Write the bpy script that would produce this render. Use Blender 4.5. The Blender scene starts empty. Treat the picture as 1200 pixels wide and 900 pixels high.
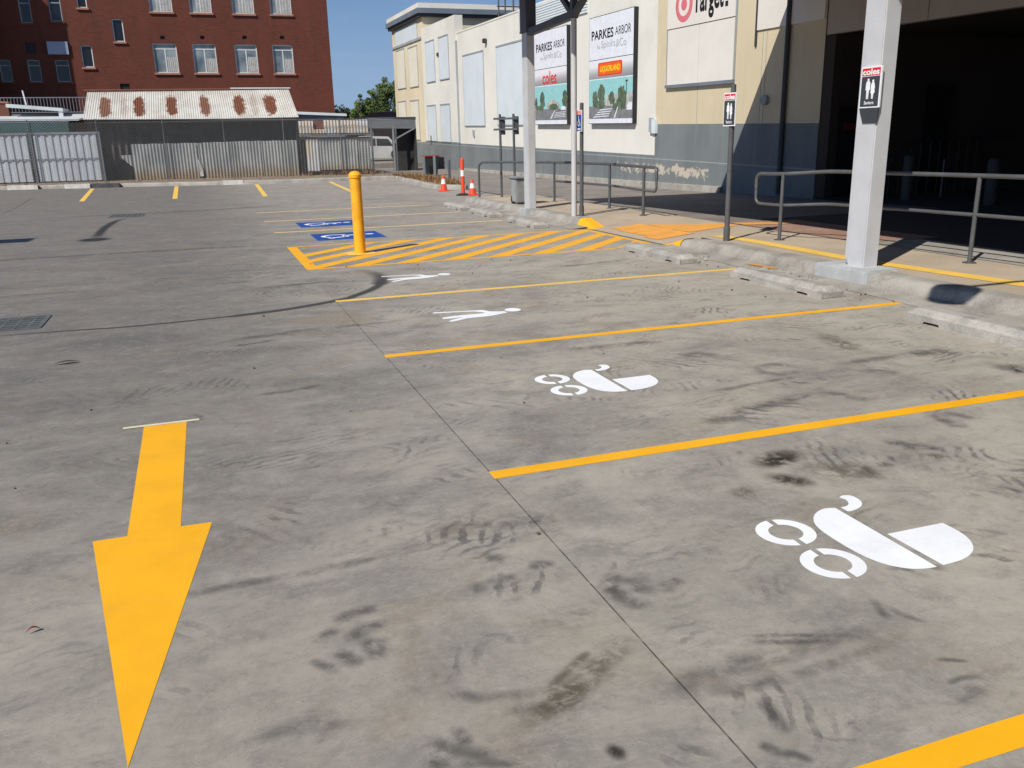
import bpy, bmesh, math, random
from mathutils import Vector, Matrix
from mathutils.noise import noise as pnoise
random.seed(7)
scn = bpy.context.scene
COL = scn.collection
PI = math.pi
SUN = Vector((0.84, 0.58, -1.0)).normalized()      # direction the light travels

# ------------------------------------------------------------------ node helpers
class NT:
    def __init__(self, nt):
        self.nt = nt; self.n = nt.nodes; self.l = nt.links
    def new(self, t, **kw):
        nd = self.n.new(t)
        for k, v in kw.items(): setattr(nd, k, v)
        return nd
    def put(self, sock, v):
        if isinstance(v, bpy.types.NodeSocket): self.l.new(v, sock)
        else: sock.default_value = v
    def m(self, op, a, b=0.0, c=None, clamp=False):
        nd = self.new('ShaderNodeMath', operation=op, use_clamp=clamp)
        self.put(nd.inputs[0], a); self.put(nd.inputs[1], b)
        if c is not None: self.put(nd.inputs[2], c)
        return nd.outputs[0]
    def noise(self, vec, scale, detail=4.0, rough=0.55, dist=0.0):
        nd = self.new('ShaderNodeTexNoise')
        self.put(nd.inputs['Vector'], vec); nd.inputs['Scale'].default_value = scale
        nd.inputs['Detail'].default_value = detail; nd.inputs['Roughness'].default_value = rough
        nd.inputs['Distortion'].default_value = dist
        return nd.outputs['Fac']
    def ramp(self, fac, stops):
        nd = self.new('ShaderNodeValToRGB'); self.put(nd.inputs[0], fac)
        e = nd.color_ramp.elements
        while len(e) < len(stops): e.new(0.5)
        for i, (p, c) in enumerate(stops):
            e[i].position = p
            e[i].color = (c, c, c, 1) if not isinstance(c, tuple) else (c[0], c[1], c[2], 1)
        return nd.outputs[0]
    def step(self, fac, a, b):
        nd = self.new('ShaderNodeMapRange'); nd.interpolation_type = 'SMOOTHSTEP'
        self.put(nd.inputs[0], fac); nd.inputs[1].default_value = a; nd.inputs[2].default_value = b
        return nd.outputs[0]
    def mix(self, fac, a, b, mode='MIX'):
        nd = self.new('ShaderNodeMix', data_type='RGBA', blend_type=mode)
        self.put(nd.inputs[0], fac)
        for i, v in ((6, a), (7, b)):
            if isinstance(v, tuple) and len(v) == 3: v = (v[0], v[1], v[2], 1)
            self.put(nd.inputs[i], v)
        return nd.outputs[2]
    def mapv(self, vec, scale=(1, 1, 1), rot=(0, 0, 0), loc=(0, 0, 0)):
        nd = self.new('ShaderNodeMapping'); self.put(nd.inputs[0], vec)
        nd.inputs['Location'].default_value = loc; nd.inputs['Rotation'].default_value = rot
        nd.inputs['Scale'].default_value = scale
        return nd.outputs[0]
    def pos(self): return self.new('ShaderNodeNewGeometry').outputs['Position']
    def xyz(self, v):
        nd = self.new('ShaderNodeSeparateXYZ'); self.put(nd.inputs[0], v); return nd.outputs
    def bump(self, h, strength, dist=0.01):
        nd = self.new('ShaderNodeBump'); nd.inputs['Strength'].default_value = strength
        nd.inputs['Distance'].default_value = dist; self.put(nd.inputs['Height'], h)
        return nd.outputs[0]

MATS = {}
def base_mat(name):
    mt = bpy.data.materials.new(name); mt.use_nodes = True
    t = NT(mt.node_tree); bs = mt.node_tree.nodes['Principled BSDF']
    MATS[name] = mt
    return mt, t, bs
def weath(name, col, var=0.15, scale=2.0, rough=0.7, metal=0.0, dirt=None, dirt_amt=0.35, dscale=1.2,
          fine=0.06, fscale=60.0, bump=0.15, bdist=0.004, streak=0.0, spec=0.5):
    """general painted / concrete / metal surface: colour variation, dirt blotches, fine grain, bump"""
    mt, t, bs = base_mat(name)
    p = t.pos()
    n1 = t.noise(p, scale, 5); n2 = t.noise(p, fscale, 2); n3 = t.noise(p, dscale, 6, .62, .3)
    c = t.mix(t.step(n1, .3, .7), tuple(x * (1 - var) for x in col), tuple(min(1, x * (1 + var)) for x in col))
    if dirt:
        c = t.mix(t.m('MULTIPLY', t.step(n3, .5, .72), dirt_amt), c, dirt)
    if streak:
        ns = t.noise(t.mapv(p, (3.5, 3.5, .22)), 1.6, 4)
        c = t.mix(t.m('MULTIPLY', t.step(ns, .48, .72), streak), c, tuple(x * .45 for x in col))
    c = t.mix(fine * 2, c, t.ramp(n2, [(.3, tuple(x * .55 for x in col)), (.7, tuple(min(1, x * 1.35) for x in col))]))
    t.put(bs.inputs['Base Color'], c)
    bs.inputs['Roughness'].default_value = rough; bs.inputs['Metallic'].default_value = metal
    bs.inputs['Specular IOR Level'].default_value = spec
    t.put(bs.inputs['Roughness'], t.m('ADD', rough - .06, t.m('MULTIPLY', n1, .12)))
    if bump: t.put(bs.inputs['Normal'], t.bump(t.m('ADD', n2, t.m('MULTIPLY', n3, .6)), bump, bdist))
    return mt
def flat(name, col, rough=.6, metal=0.0, var=.06):
    return weath(name, col, var=var, scale=6, rough=rough, metal=metal, fine=.02, bump=0.03)

# ------------------------------------------------------------------ mesh helpers
WL = {}
class MB:
    def __init__(self): self.v = []; self.f = []; self.uv = {}
    def add(self, vs, fs):
        o = len(self.v); self.v += [tuple(p) for p in vs]; self.f += [tuple(i + o for i in f) for f in fs]; return self
    def box(self, x0, y0, z0, x1, y1, z1):
        v = [(x0,y0,z0),(x1,y0,z0),(x1,y1,z0),(x0,y1,z0),(x0,y0,z1),(x1,y0,z1),(x1,y1,z1),(x0,y1,z1)]
        return self.add(v, [(0,3,2,1),(4,5,6,7),(0,1,5,4),(1,2,6,5),(2,3,7,6),(3,0,4,7)])
    def bar(self, a, b, w, h, up=(0,0,1)):
        a = Vector(a); b = Vector(b); d = (b - a).normalized(); up = Vector(up)
        s = d.cross(up)
        if s.length < 1e-4: s = d.cross(Vector((0,1,0)))
        s.normalize(); u = s.cross(d)
        v = []
        for p in (a, b):
            for i, j in ((-1,-1),(1,-1),(1,1),(-1,1)): v.append(p + s * (i * w / 2) + u * (j * h / 2))
        return self.add(v, [(0,1,2,3),(7,6,5,4),(0,4,5,1),(1,5,6,2),(2,6,7,3),(3,7,4,0)])
    def poly(self, pts, z=0.0):
        v = [(p[0], p[1], z) for p in pts]
        a = sum(pts[i][0]*pts[(i+1)%len(pts)][1]-pts[(i+1)%len(pts)][0]*pts[i][1] for i in range(len(pts)))
        idx = list(range(len(v)))
        return self.add(v, [tuple(idx if a > 0 else idx[::-1])])
    def prism(self, pts, z0, z1):
        a = sum(pts[i][0]*pts[(i+1)%len(pts)][1]-pts[(i+1)%len(pts)][0]*pts[i][1] for i in range(len(pts)))
        if a < 0: pts = pts[::-1]
        n = len(pts)
        v = [(p[0], p[1], z0) for p in pts] + [(p[0], p[1], z1) for p in pts]
        return self.add(v, [tuple(range(n))[::-1], tuple(range(n, 2*n))] + [(i, (i+1)%n, n+(i+1)%n, n+i) for i in range(n)])
    def tube(self, path, r, n=10, cap=True):
        P = [Vector(p) for p in path]; rings = []
        prev = None
        for i, p in enumerate(P):
            d = (P[min(i+1, len(P)-1)] - P[max(i-1, 0)]).normalized()
            if prev is None:
                s = d.cross(Vector((0,0,1)))
                if s.length < 1e-3: s = d.cross(Vector((0,1,0)))
            else:
                s = prev - d * prev.dot(d)
            s.normalize(); prev = s; u = d.cross(s)
            rr = r[i] if isinstance(r, (list, tuple)) else r
            rings.append([p + (s * math.cos(2*PI*k/n) + u * math.sin(2*PI*k/n)) * rr for k in range(n)])
        v = [q for R in rings for q in R]; f = []
        for i in range(len(P)-1):
            for k in range(n):
                f.append((i*n+k, i*n+(k+1)%n, (i+1)*n+(k+1)%n, (i+1)*n+k))
        if cap: f.append(tuple(range(n))[::-1]); f.append(tuple(range((len(P)-1)*n, len(P)*n)))
        return self.add(v, f)
    def lathe(self, prof, c=(0,0,0), n=20):
        v = []; f = []
        for r, z in prof:
            for k in range(n): v.append((c[0]+r*math.cos(2*PI*k/n), c[1]+r*math.sin(2*PI*k/n), c[2]+z))
        for i in range(len(prof)-1):
            for k in range(n): f.append((i*n+k, i*n+(k+1)%n, (i+1)*n+(k+1)%n, (i+1)*n+k))
        f.append(tuple(range(n))[::-1]); f.append(tuple(range((len(prof)-1)*n, len(prof)*n)))
        return self.add(v, f)
    def wall(self, o, ax, u0, u1, z0, z1, holes=(), depth=.12, inward=(0,1,0)):
        """vertical wall sheet with rectangular openings and reveals; o+ax*u, z up, inward = reveal direction"""
        o = Vector(o); ax = Vector(ax); inw = Vector(inward)
        us = sorted({u0, u1, *[h[0] for h in holes], *[h[1] for h in holes]}); us = [u for u in us if u0 <= u <= u1]
        zs = sorted({z0, z1, *[h[2] for h in holes], *[h[3] for h in holes]}); zs = [z for z in zs if z0 <= z <= z1]
        P = lambda u, z, d=0: tuple(o + ax*u + Vector((0,0,z)) + inw*d)
        for i in range(len(us)-1):
            for j in range(len(zs)-1):
                a, b, c, d = us[i], us[i+1], zs[j], zs[j+1]; mu, mz = (a+b)/2, (c+d)/2
                if any(h[0] < mu < h[1] and h[2] < mz < h[3] for h in holes): continue
                self.add([P(a,c), P(b,c), P(b,d), P(a,d)], [(0,1,2,3)])
        for a, b, c, d in holes:
            for q in (((a,c),(b,c)), ((b,c),(b,d)), ((b,d),(a,d)), ((a,d),(a,c))):
                self.add([P(*q[0]), P(*q[1]), P(*q[1], depth), P(*q[0], depth)], [(0,1,2,3)])
        return self
    def build(self, name, m, parent=None, loc=None, smooth=False, bevel=0.0, shear=None, seg=2, kind=None):
        L = Vector(WL[parent.name]) if parent is not None else Vector(loc or (0,0,0))
        me = bpy.data.meshes.new(name)
        vs = self.v if shear is None else [(x, y, z + shear*y) for x, y, z in self.v]
        me.from_pydata([tuple(Vector(p) - L) for p in vs], [], self.f)
        if self.uv:
            uvl = me.uv_layers.new(name='UVMap')
            for lp in me.loops: uvl.data[lp.index].uv = self.uv.get(lp.vertex_index, (0, 0))
        bm = bmesh.new(); bm.from_mesh(me)
        if bevel:
            bmesh.ops.remove_doubles(bm, verts=bm.verts, dist=1e-5)
            ed = [e for e in bm.edges if len(e.link_faces) == 2 and e.calc_face_angle(0) > .5]
            bmesh.ops.bevel(bm, geom=ed, offset=bevel, segments=seg, affect='EDGES', clamp_overlap=True)
        if not self.uv and smooth != 'cards' and len(bm.faces) < 60000: bmesh.ops.recalc_face_normals(bm, faces=bm.faces) if not getattr(self, 'flatsheet', False) else None
        bm.to_mesh(me); bm.free()
        if smooth is True:
            for p in me.polygons: p.use_smooth = True
            try: me.set_sharp_from_angle(angle=.7)
            except Exception: pass
        ob = bpy.data.objects.new(name, me); COL.objects.link(ob)
        if m: me.materials.append(MATS[m] if isinstance(m, str) else m)
        if parent is not None:
            ob.parent = parent; ob.location = (0,0,0)
        else: ob.location = L
        WL[ob.name] = tuple(L)
        if kind: ob['kind'] = kind
        return ob
def tag(o, label, cat, group=None):
    o['label'] = label; o['category'] = cat
    if group: o['group'] = group
    return o
def thing(name, label, cat, loc=(0,0,0), group=None):
    o = bpy.data.objects.new(name, None); COL.objects.link(o); o.location = loc
    o.empty_display_size = .1; WL[o.name] = tuple(loc)
    return tag(o, label, cat, group)
def copy_tree(o, parent=None, loc=None):
    c = o.copy(); COL.objects.link(c)
    if parent is not None: c.parent = parent
    if loc is not None: c.location = loc
    for ch in o.children: copy_tree(ch, c)
    WL[c.name] = tuple(c.location)
    return c
def text(body, m, parent, o, xd, yd, w=None, h=None, bold=0.0, depth=.003, name='lettering', shear=0.0):
    """lettering as a real flat mesh fitted to width w / height h, o = lower-left corner"""
    cu = bpy.data.curves.new('t', 'FONT'); cu.body = body; cu.size = 1; cu.offset = bold; cu.extrude = 0.0
    cu.resolution_u = 4
    tmp = bpy.data.objects.new('t', cu); COL.objects.link(tmp)
    bpy.context.view_layer.update()
    dg = bpy.context.evaluated_depsgraph_get()
    me = bpy.data.meshes.new_from_object(tmp.evaluated_get(dg))
    bpy.data.objects.remove(tmp)
    xs = [v.co.x for v in me.vertices]; ys = [v.co.y for v in me.vertices]
    x0, x1, y0, y1 = min(xs), max(xs), min(ys), max(ys)
    sx = w/(x1-x0) if w else None; sy = h/(y1-y0) if h else sx
    if sx is None: sx = sy
    o = Vector(o); xd = Vector(xd).normalized(); yd = Vector(yd).normalized(); nd = xd.cross(yd)
    b = MB()
    vs = [o + xd*((v.co.x-x0)*sx) + yd*((v.co.y-y0)*sy) for v in me.vertices]
    if shear: vs = [Vector((v.x, v.y, v.z + shear*v.y)) for v in vs]
    b.v = [tuple(v) for v in vs]; b.f = [tuple(p.vertices) for p in me.polygons]
    b.flatsheet = True
    bpy.data.meshes.remove(me)
    return b.build(name, m, parent)
def arcpts(c, r, a0, a1, n, plane='xy'):
    out = []
    for i in range(n+1):
        a = math.radians(a0 + (a1-a0)*i/n)
        out.append((c[0]+r*math.cos(a), c[1]+r*math.sin(a)))
    return out
def rnd(path, r=.12, n=5):
    """round the corners of a 3D path"""
    P = [Vector(p) for p in path]; out = [P[0]]
    for i in range(1, len(P)-1):
        a, b, c = P[i-1], P[i], P[i+1]
        d1 = (a-b); d2 = (c-b); k = min(r, d1.length*.49, d2.length*.49)
        p = b + d1.normalized()*k; q = b + d2.normalized()*k
        for j in range(n+1):
            t = j/n; out.append(p*(1-t)**2 + b*2*t*(1-t) + q*t*t)
    out.append(P[-1]); return out

# ------------------------------------------------------------------ materials
def make_concrete_lot():
    mt, t, bs = base_mat('lot_concrete')
    p = t.pos(); X, Y, Z = t.xyz(p)
    def wave(scale, rot, dist, dsc, loc=(0,0,0)):
        nd = t.new('ShaderNodeTexWave', wave_type='BANDS', bands_direction='X', wave_profile='SIN')
        t.put(nd.inputs['Vector'], t.mapv(p, (1,1,1), (0,0,rot), loc)); nd.inputs['Scale'].default_value = scale
        nd.inputs['Distortion'].default_value = dist; nd.inputs['Detail'].default_value = 3
        nd.inputs['Detail Scale'].default_value = dsc; nd.inputs['Detail Roughness'].default_value = .6
        return nd.outputs['Fac']
    big = t.noise(p, .30, 6, .62, .6)
    cloud = t.noise(t.mapv(p, (.85, 1.25, 1), (0,0,.3)), 1.0, 10, .70, .45)
    mid = t.noise(t.mapv(p, (.9, 1.25, 1), (0,0,.25)), 3.1, 10, .74, .4)
    strk = t.noise(t.mapv(p, (.75, 2.8, 1), (0,0,-.12)), 1.9, 9, .74, .6)
    mott = t.noise(p, 7.5, 10, .80, .1); fine = t.noise(p, 30, 6, .75); grain = t.noise(p, 240, 2, .6)
    c = t.ramp(cloud, [(.30, (.178,.168,.147)), (.44, (.268,.252,.217)), (.55, (.348,.325,.274)), (.70, (.430,.398,.330))])
    # dusty, paler bays towards the kerb and the near corner
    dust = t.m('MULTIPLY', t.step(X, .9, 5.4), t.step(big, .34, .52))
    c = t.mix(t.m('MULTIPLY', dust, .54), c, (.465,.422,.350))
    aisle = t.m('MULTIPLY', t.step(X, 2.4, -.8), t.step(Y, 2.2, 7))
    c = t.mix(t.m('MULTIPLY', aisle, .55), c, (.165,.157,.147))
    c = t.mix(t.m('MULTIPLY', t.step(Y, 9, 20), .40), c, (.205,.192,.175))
    # grime smears, darker where wheels turn in
    c = t.mix(t.m('MULTIPLY', t.step(mid, .49, .66), .47), c, (.135,.128,.120))
    c = t.mix(t.m('MULTIPLY', t.step(mid, .45, .30), .50), c, (.44,.405,.345))
    c = t.mix(t.m('MULTIPLY', t.step(strk, .52, .70), .27), c, (.135,.127,.122))
    # rubber prints of turning tyres: groups of soft curved bars
    for sc, rot, loc, a in ((4.6,.45,(0,0,0),.80), (3.6,-.7,(5,3,0),.74), (5.4,1.3,(9,1,0),.62)):
        w = t.step(wave(sc, rot, 9.0, .75, loc), .50, .84)
        msk = t.step(t.noise(t.mapv(p, (.8,1.3,1), (0,0,rot), (loc[0]+4,loc[1],0)), 1.15, 4, .6, .5), .55, .66)
        brk = t.step(t.noise(t.mapv(p, (1,1,1), loc=loc), 4.0, 4, .62), .42, .60)
        c = t.mix(t.m('MULTIPLY', t.m('MULTIPLY', w, msk), t.m('MULTIPLY', brk, t.m('MULTIPLY', a, t.step(X, -2.2, .4)))), c, (.095,.090,.088))
    c = t.mix(t.m('MULTIPLY', t.step(mott, .52, .66), .34), c, (.145,.138,.126))
    c = t.mix(t.m('MULTIPLY', t.step(mott, .48, .36), .34), c, (.47,.44,.375))
    brown = t.step(t.noise(t.mapv(p, (1,1,1), loc=(31,7,0)), 1.2, 8, .68, .9), .52, .70)
    c = t.mix(t.m('MULTIPLY', brown, .50), c, (.28,.218,.148))
    pink = t.step(t.noise(t.mapv(p, (1,1,1), loc=(3,19,0)), .8, 6, .62, .8), .5, .68)
    c = t.mix(t.m('MULTIPLY', pink, .10), c, (.33,.270,.240))
    olive = t.step(t.noise(t.mapv(p, (1,1,1), loc=(13,9,0)), .9, 6, .62, .8), .54, .70)
    c = t.mix(t.m('MULTIPLY', olive, .26), c, (.29,.275,.215))
    c = t.mix(t.m('MULTIPLY', t.step(fine, .46, .72), .36), c, (.46,.43,.38))
    c = t.mix(t.m('MULTIPLY', t.step(fine, .48, .27), .36), c, (.110,.104,.098))
    spk = t.noise(p, 80, 1, .5)
    c = t.mix(t.m('MULTIPLY', t.step(spk, .76, .82), .6), c, (.07,.065,.06))
    c = t.mix(t.m('MULTIPLY', t.step(grain, .66, .76), .55), c, (.60,.57,.52))
    c = t.mix(1.0, c, (1.03,1.015,1.0), 'MULTIPLY')
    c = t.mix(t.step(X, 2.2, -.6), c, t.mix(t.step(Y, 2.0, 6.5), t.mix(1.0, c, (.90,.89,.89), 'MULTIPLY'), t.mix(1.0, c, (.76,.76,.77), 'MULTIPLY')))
    t.put(bs.inputs['Base Color'], c)
    t.put(bs.inputs['Roughness'], t.ramp(mid, [(.3, .62), (.7, .82)]))
    bs.inputs['Specular IOR Level'].default_value = .35
    h = t.m('ADD', t.m('MULTIPLY', grain, .5), t.m('ADD', fine, t.m('MULTIPLY', mid, 1.2)))
    t.put(bs.inputs['Normal'], t.bump(h, .25, .004))
make_concrete_lot()

def paint(name, col, worn=.15, wear_col=(.30,.28,.25), rough=.55):
    mt, t, bs = base_mat(name)
    p = t.pos()
    n1 = t.noise(p, 3.0, 4); n2 = t.noise(p, 38, 4, .7); n3 = t.noise(t.mapv(p, (1,3,1)), 2.0, 6, .65, .6)
    c = t.mix(t.step(n1, .3, .7), tuple(x*.93 for x in col), tuple(min(1, x*1.03) for x in col))
    w = t.m('MULTIPLY', t.step(t.m('ADD', t.m('MULTIPLY', n2, .5), t.m('MULTIPLY', n3, .5)), .53, .66), worn)
    c = t.mix(w, c, wear_col)
    sm = t.m('MULTIPLY', t.step(n3, .55, .75), worn*.5)
    c = t.mix(sm, c, tuple(x*.6 for x in col))
    t.put(bs.inputs['Base Color'], c); bs.inputs['Roughness'].default_value = rough
    bs.inputs['Specular IOR Level'].default_value = .3
    t.put(bs.inputs['Normal'], t.bump(t.noise(p, 160, 2), .12, .002))
paint('yellow_paint', (.93, .45, .012), .09)
paint('yellow_worn', (.92, .58, .11), .35)
paint('yellow_faded', (.85, .58, .25), .5)
paint('orange_worn', (.82, .37, .06), .55, (.46,.36,.24))
paint('white_paint', (.90, .91, .92), .08)
paint('blue_paint', (.012, .075, .33), .12, (.2,.22,.28))
weath('white_paint_old', (.55,.53,.49), .2, 4, .8, fine=.1)
weath('black_paint_old', (.06,.058,.055), .3, 4, .8, fine=.1)
weath('plinth_concrete', (.43,.44,.435), .12, 4, .8, dirt=(.25,.24,.22), dirt_amt=.5, dscale=5, fine=.1, bump=.3, bdist=.006)
weath('exit_red', (.11,.012,.01), .1, 3, .5)
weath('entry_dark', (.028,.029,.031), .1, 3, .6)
weath('kerb_concrete', (.345,.322,.28), .22, 2.6, .85, dirt=(.13,.12,.105), dirt_amt=.8, dscale=2.2, fine=.14, bump=.45, bdist=.008)
weath('stop_concrete', (.37,.35,.31), .25, 5, .85, dirt=(.10,.098,.092), dirt_amt=.75, dscale=4, fine=.16, bump=.5, bdist=.008)
weath('footpath_concrete', (.46,.375,.275), .16, 1.2, .85, dirt=(.30,.27,.23), dirt_amt=.5, dscale=.8, fine=.22, fscale=90, bump=.4, bdist=.005)
weath('asphalt', (.215,.19,.165), .25, .8, .88, dirt=(.30,.26,.20), dirt_amt=.6, dscale=.45, fine=.2, fscale=70, bump=.4)
weath('shaded_asphalt', (.034,.031,.029), .2, .8, .9, dirt=(.045,.038,.032), dirt_amt=.5, dscale=.6, fine=.12, fscale=70, bump=.4)
weath('dirt', (.24,.19,.135), .25, 1.5, .95, dirt=(.13,.09,.055), dirt_amt=.6, dscale=3, fine=.2, bump=.6, bdist=.02)
weath('far_ground', (.17,.15,.11), .2, .05, .95, fine=.1, bump=0)
weath('cream_render', (.735,.715,.640), .05, .5, .75, dirt=(.55,.50,.40), dirt_amt=.35, dscale=.35, fine=.04, bump=.08, streak=.06)
weath('cream_shade', (.70,.60,.42), .06, .5, .8, dirt=(.5,.42,.3), dirt_amt=.3, dscale=.4, fine=.04, bump=.05, streak=.05)
weath('beige_render', (.64,.545,.37), .06, .5, .8, dirt=(.50,.42,.28), dirt_amt=.4, dscale=.5, fine=.05, bump=.1, streak=.10)
weath('white_panel', (.66,.725,.755), .04, 1, .5, dirt=(.62,.68,.70), dirt_amt=.2, fine=.02, bump=.02, streak=.04)
weath('cream_panel', (.78,.73,.60), .04, 1, .5, dirt=(.7,.62,.5), dirt_amt=.2, fine=.02, bump=.02, streak=.05)
weath('ivory_panel', (.76,.72,.65), .04, .8, .5, dirt=(.7,.62,.5), dirt_amt=.25, fine=.02, bump=.02, streak=.04)
weath('fascia_panel', (.44,.385,.325), .08, .6, .7, fine=.04, bump=.03, streak=.15)
weath('grey_trim', (.33,.36,.37), .1, 1, .6, fine=.04, bump=.05)
weath('blue_grey_trim', (.16,.19,.23), .1, 1, .5, fine=.03, bump=.03)
weath('dark_trim', (.04,.045,.055), .1, 1, .6, fine=.03, bump=.03)
weath('light_steel', (.53,.535,.545), .05, 3, .45, dirt=(.40,.38,.35), dirt_amt=.3, dscale=2, fine=.03, bump=.04)
weath('dark_steel', (.095,.097,.108), .12, 3, .5, fine=.04, bump=.05)
weath('rail_steel', (.115,.118,.125), .12, 6, .42, .25, dirt=(.10,.09,.08), dirt_amt=.4, dscale=8, fine=.04, bump=.05)
weath('roof_soffit', (.03,.028,.027), .1, 1, .8, bump=.05)
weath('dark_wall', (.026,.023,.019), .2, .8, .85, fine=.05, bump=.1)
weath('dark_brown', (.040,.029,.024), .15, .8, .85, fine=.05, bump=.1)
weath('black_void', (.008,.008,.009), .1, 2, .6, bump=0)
weath('bollard_yellow', (.90,.41,.012), .08, 5, .42, dirt=(.42,.22,.04), dirt_amt=.45, dscale=9, fine=.03, bump=.05)
flat('orange_plastic', (.80,.075,.025), .5)
flat('white_reflective', (.82,.82,.80), .4)
flat('black_rubber', (.02,.02,.02), .7)
flat('red_plastic', (.30,.025,.028), .45)
flat('bin_green', (.020,.028,.024), .5)
weath('bin_grey', (.30,.305,.30), .2, 4, .6, dirt=(.14,.14,.135), dirt_amt=.6, dscale=5, fine=.08, bump=.1)
flat('red_print', (.72,.015,.02), .45); flat('pink_print', (.80,.30,.28), .45); flat('white_print', (.82,.83,.84), .45)
flat('charcoal_print', (.045,.05,.058), .45); flat('black_print', (.012,.012,.014), .45); flat('grey_print', (.48,.49,.50), .5)
flat('blue_print', (.012,.06,.30), .4); flat('orange_print', (.85,.13,.01), .45); flat('yellow_print', (.92,.62,.02), .45)
flat('teal_print', (.30,.60,.60), .5); flat('leaf_print', (.10,.14,.085), .6, var=.4); flat('road_print', (.20,.205,.21), .6, var=.2)
flat('shop_print', (.42,.43,.40), .6, var=.3); flat('poster_white', (.78,.80,.86), .4)
flat('white_gloss', (.80,.80,.80), .3); flat('window_white', (.72,.72,.70), .4); flat('curtain', (.40,.40,.385), .8, var=.15)
weath('window_sill', (.36,.17,.11), .15, 4, .8, fine=.1)
weath('grey_colorbond', (.50,.525,.555), .07, 1.5, .5, dirt=(.36,.34,.32), dirt_amt=.5, dscale=1.2, fine=.03, bump=.04)
weath('dark_post', (.13,.135,.14), .1, 3, .5, bump=.05)
weath('grey_post', (.22,.23,.25), .1, 3, .5, bump=.05)
weath('white_roofing', (.62,.66,.66), .08, 1, .5, dirt=(.4,.42,.42), dirt_amt=.4, bump=.05)
weath('green_screen', (.035,.085,.080), .15, 2, .8, bump=.05)
weath('dark_timber', (.035,.034,.033), .3, 2, .85, fine=.1, bump=.2)
weath('old_boards', (.085,.078,.070), .3, 2, .85, fine=.12, bump=.2, streak=.4)
weath('red_tiles', (.20,.075,.045), .2, 3, .8, fine=.1, bump=.2)
weath('bark', (.12,.09,.065), .25, 6, .9, fine=.1, bump=.5)
flat('wire', (.34,.34,.33), .5, .5)
def make_glass():
    mt, t, bs = base_mat('window_glass'); p = t.pos()
    n = t.noise(p, .8, 3)
    t.put(bs.inputs['Base Color'], t.ramp(n, [(.35, (.10,.125,.14)), (.65, (.30,.35,.37))]))
    bs.inputs['Roughness'].default_value = .08; bs.inputs['Specular IOR Level'].default_value = .8
    mt, t, bs = base_mat('dark_glass'); p = t.pos()
    bs.inputs['Base Color'].default_value = (.012,.014,.018,1); bs.inputs['Roughness'].default_value = .08
make_glass()
def make_brick(name, c1, c2, mortar, plane='xz'):
    mt, t, bs = base_mat(name); p = t.pos(); X, Y, Z = t.xyz(p)
    cv = t.new('ShaderNodeCombineXYZ'); t.put(cv.inputs[0], X if plane == 'xz' else Y); t.put(cv.inputs[1], Z)
    b = t.new('ShaderNodeTexBrick'); t.put(b.inputs['Vector'], cv.outputs[0])
    b.inputs['Color1'].default_value = (*c1, 1); b.inputs['Color2'].default_value = (*c2, 1); b.inputs['Mortar'].default_value = (*mortar, 1)
    b.inputs['Scale'].default_value = 1; b.inputs['Mortar Size'].default_value = .008
    b.inputs['Brick Width'].default_value = .24; b.inputs['Row Height'].default_value = .086; b.inputs['Bias'].default_value = -.2
    n = t.noise(p, .45, 6, .6, .4); n2 = t.noise(t.mapv(p, (1.6,1.6,.3)), .9, 5)
    c = t.mix(t.m('MULTIPLY', t.step(n, .42, .72), .35), b.outputs['Color'], tuple(x*.55 for x in c1))
    c = t.mix(t.m('MULTIPLY', t.step(n2, .5, .75), .25), c, tuple(min(1, x*1.35) for x in c1))
    n3 = t.noise(t.mapv(p, (2.2,2.2,.18)), 1.0, 5)
    c = t.mix(t.m('MULTIPLY', t.step(n3, .54, .74), .35), c, (.035,.022,.018))
    t.put(bs.inputs['Base Color'], c); bs.inputs['Roughness'].default_value = .9
    t.put(bs.inputs['Normal'], t.bump(b.outputs['Fac'], -.3, .01))
make_brick('red_brick', (.150,.036,.019), (.108,.027,.016), (.070,.030,.022))
make_brick('dark_red_brick', (.17,.05,.03), (.14,.045,.028), (.12,.08,.06))
def make_pavers():
    mt, t, bs = base_mat('red_pavers'); p = t.pos()
    b = t.new('ShaderNodeTexBrick'); t.put(b.inputs['Vector'], p)
    b.inputs['Color1'].default_value = (.36,.20,.145,1); b.inputs['Color2'].default_value = (.30,.165,.12,1); b.inputs['Mortar'].default_value = (.22,.16,.12,1)
    b.inputs['Scale'].default_value = 1; b.inputs['Mortar Size'].default_value = .006; b.inputs['Brick Width'].default_value = .22; b.inputs['Row Height'].default_value = .11
    c = t.mix(t.m('MULTIPLY', t.step(t.noise(p, 2.2, 5), .4, .7), .4), b.outputs['Color'], (.40,.29,.22))
    t.put(bs.inputs['Base Color'], c); bs.inputs['Roughness'].default_value = .9
make_pavers()
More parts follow.
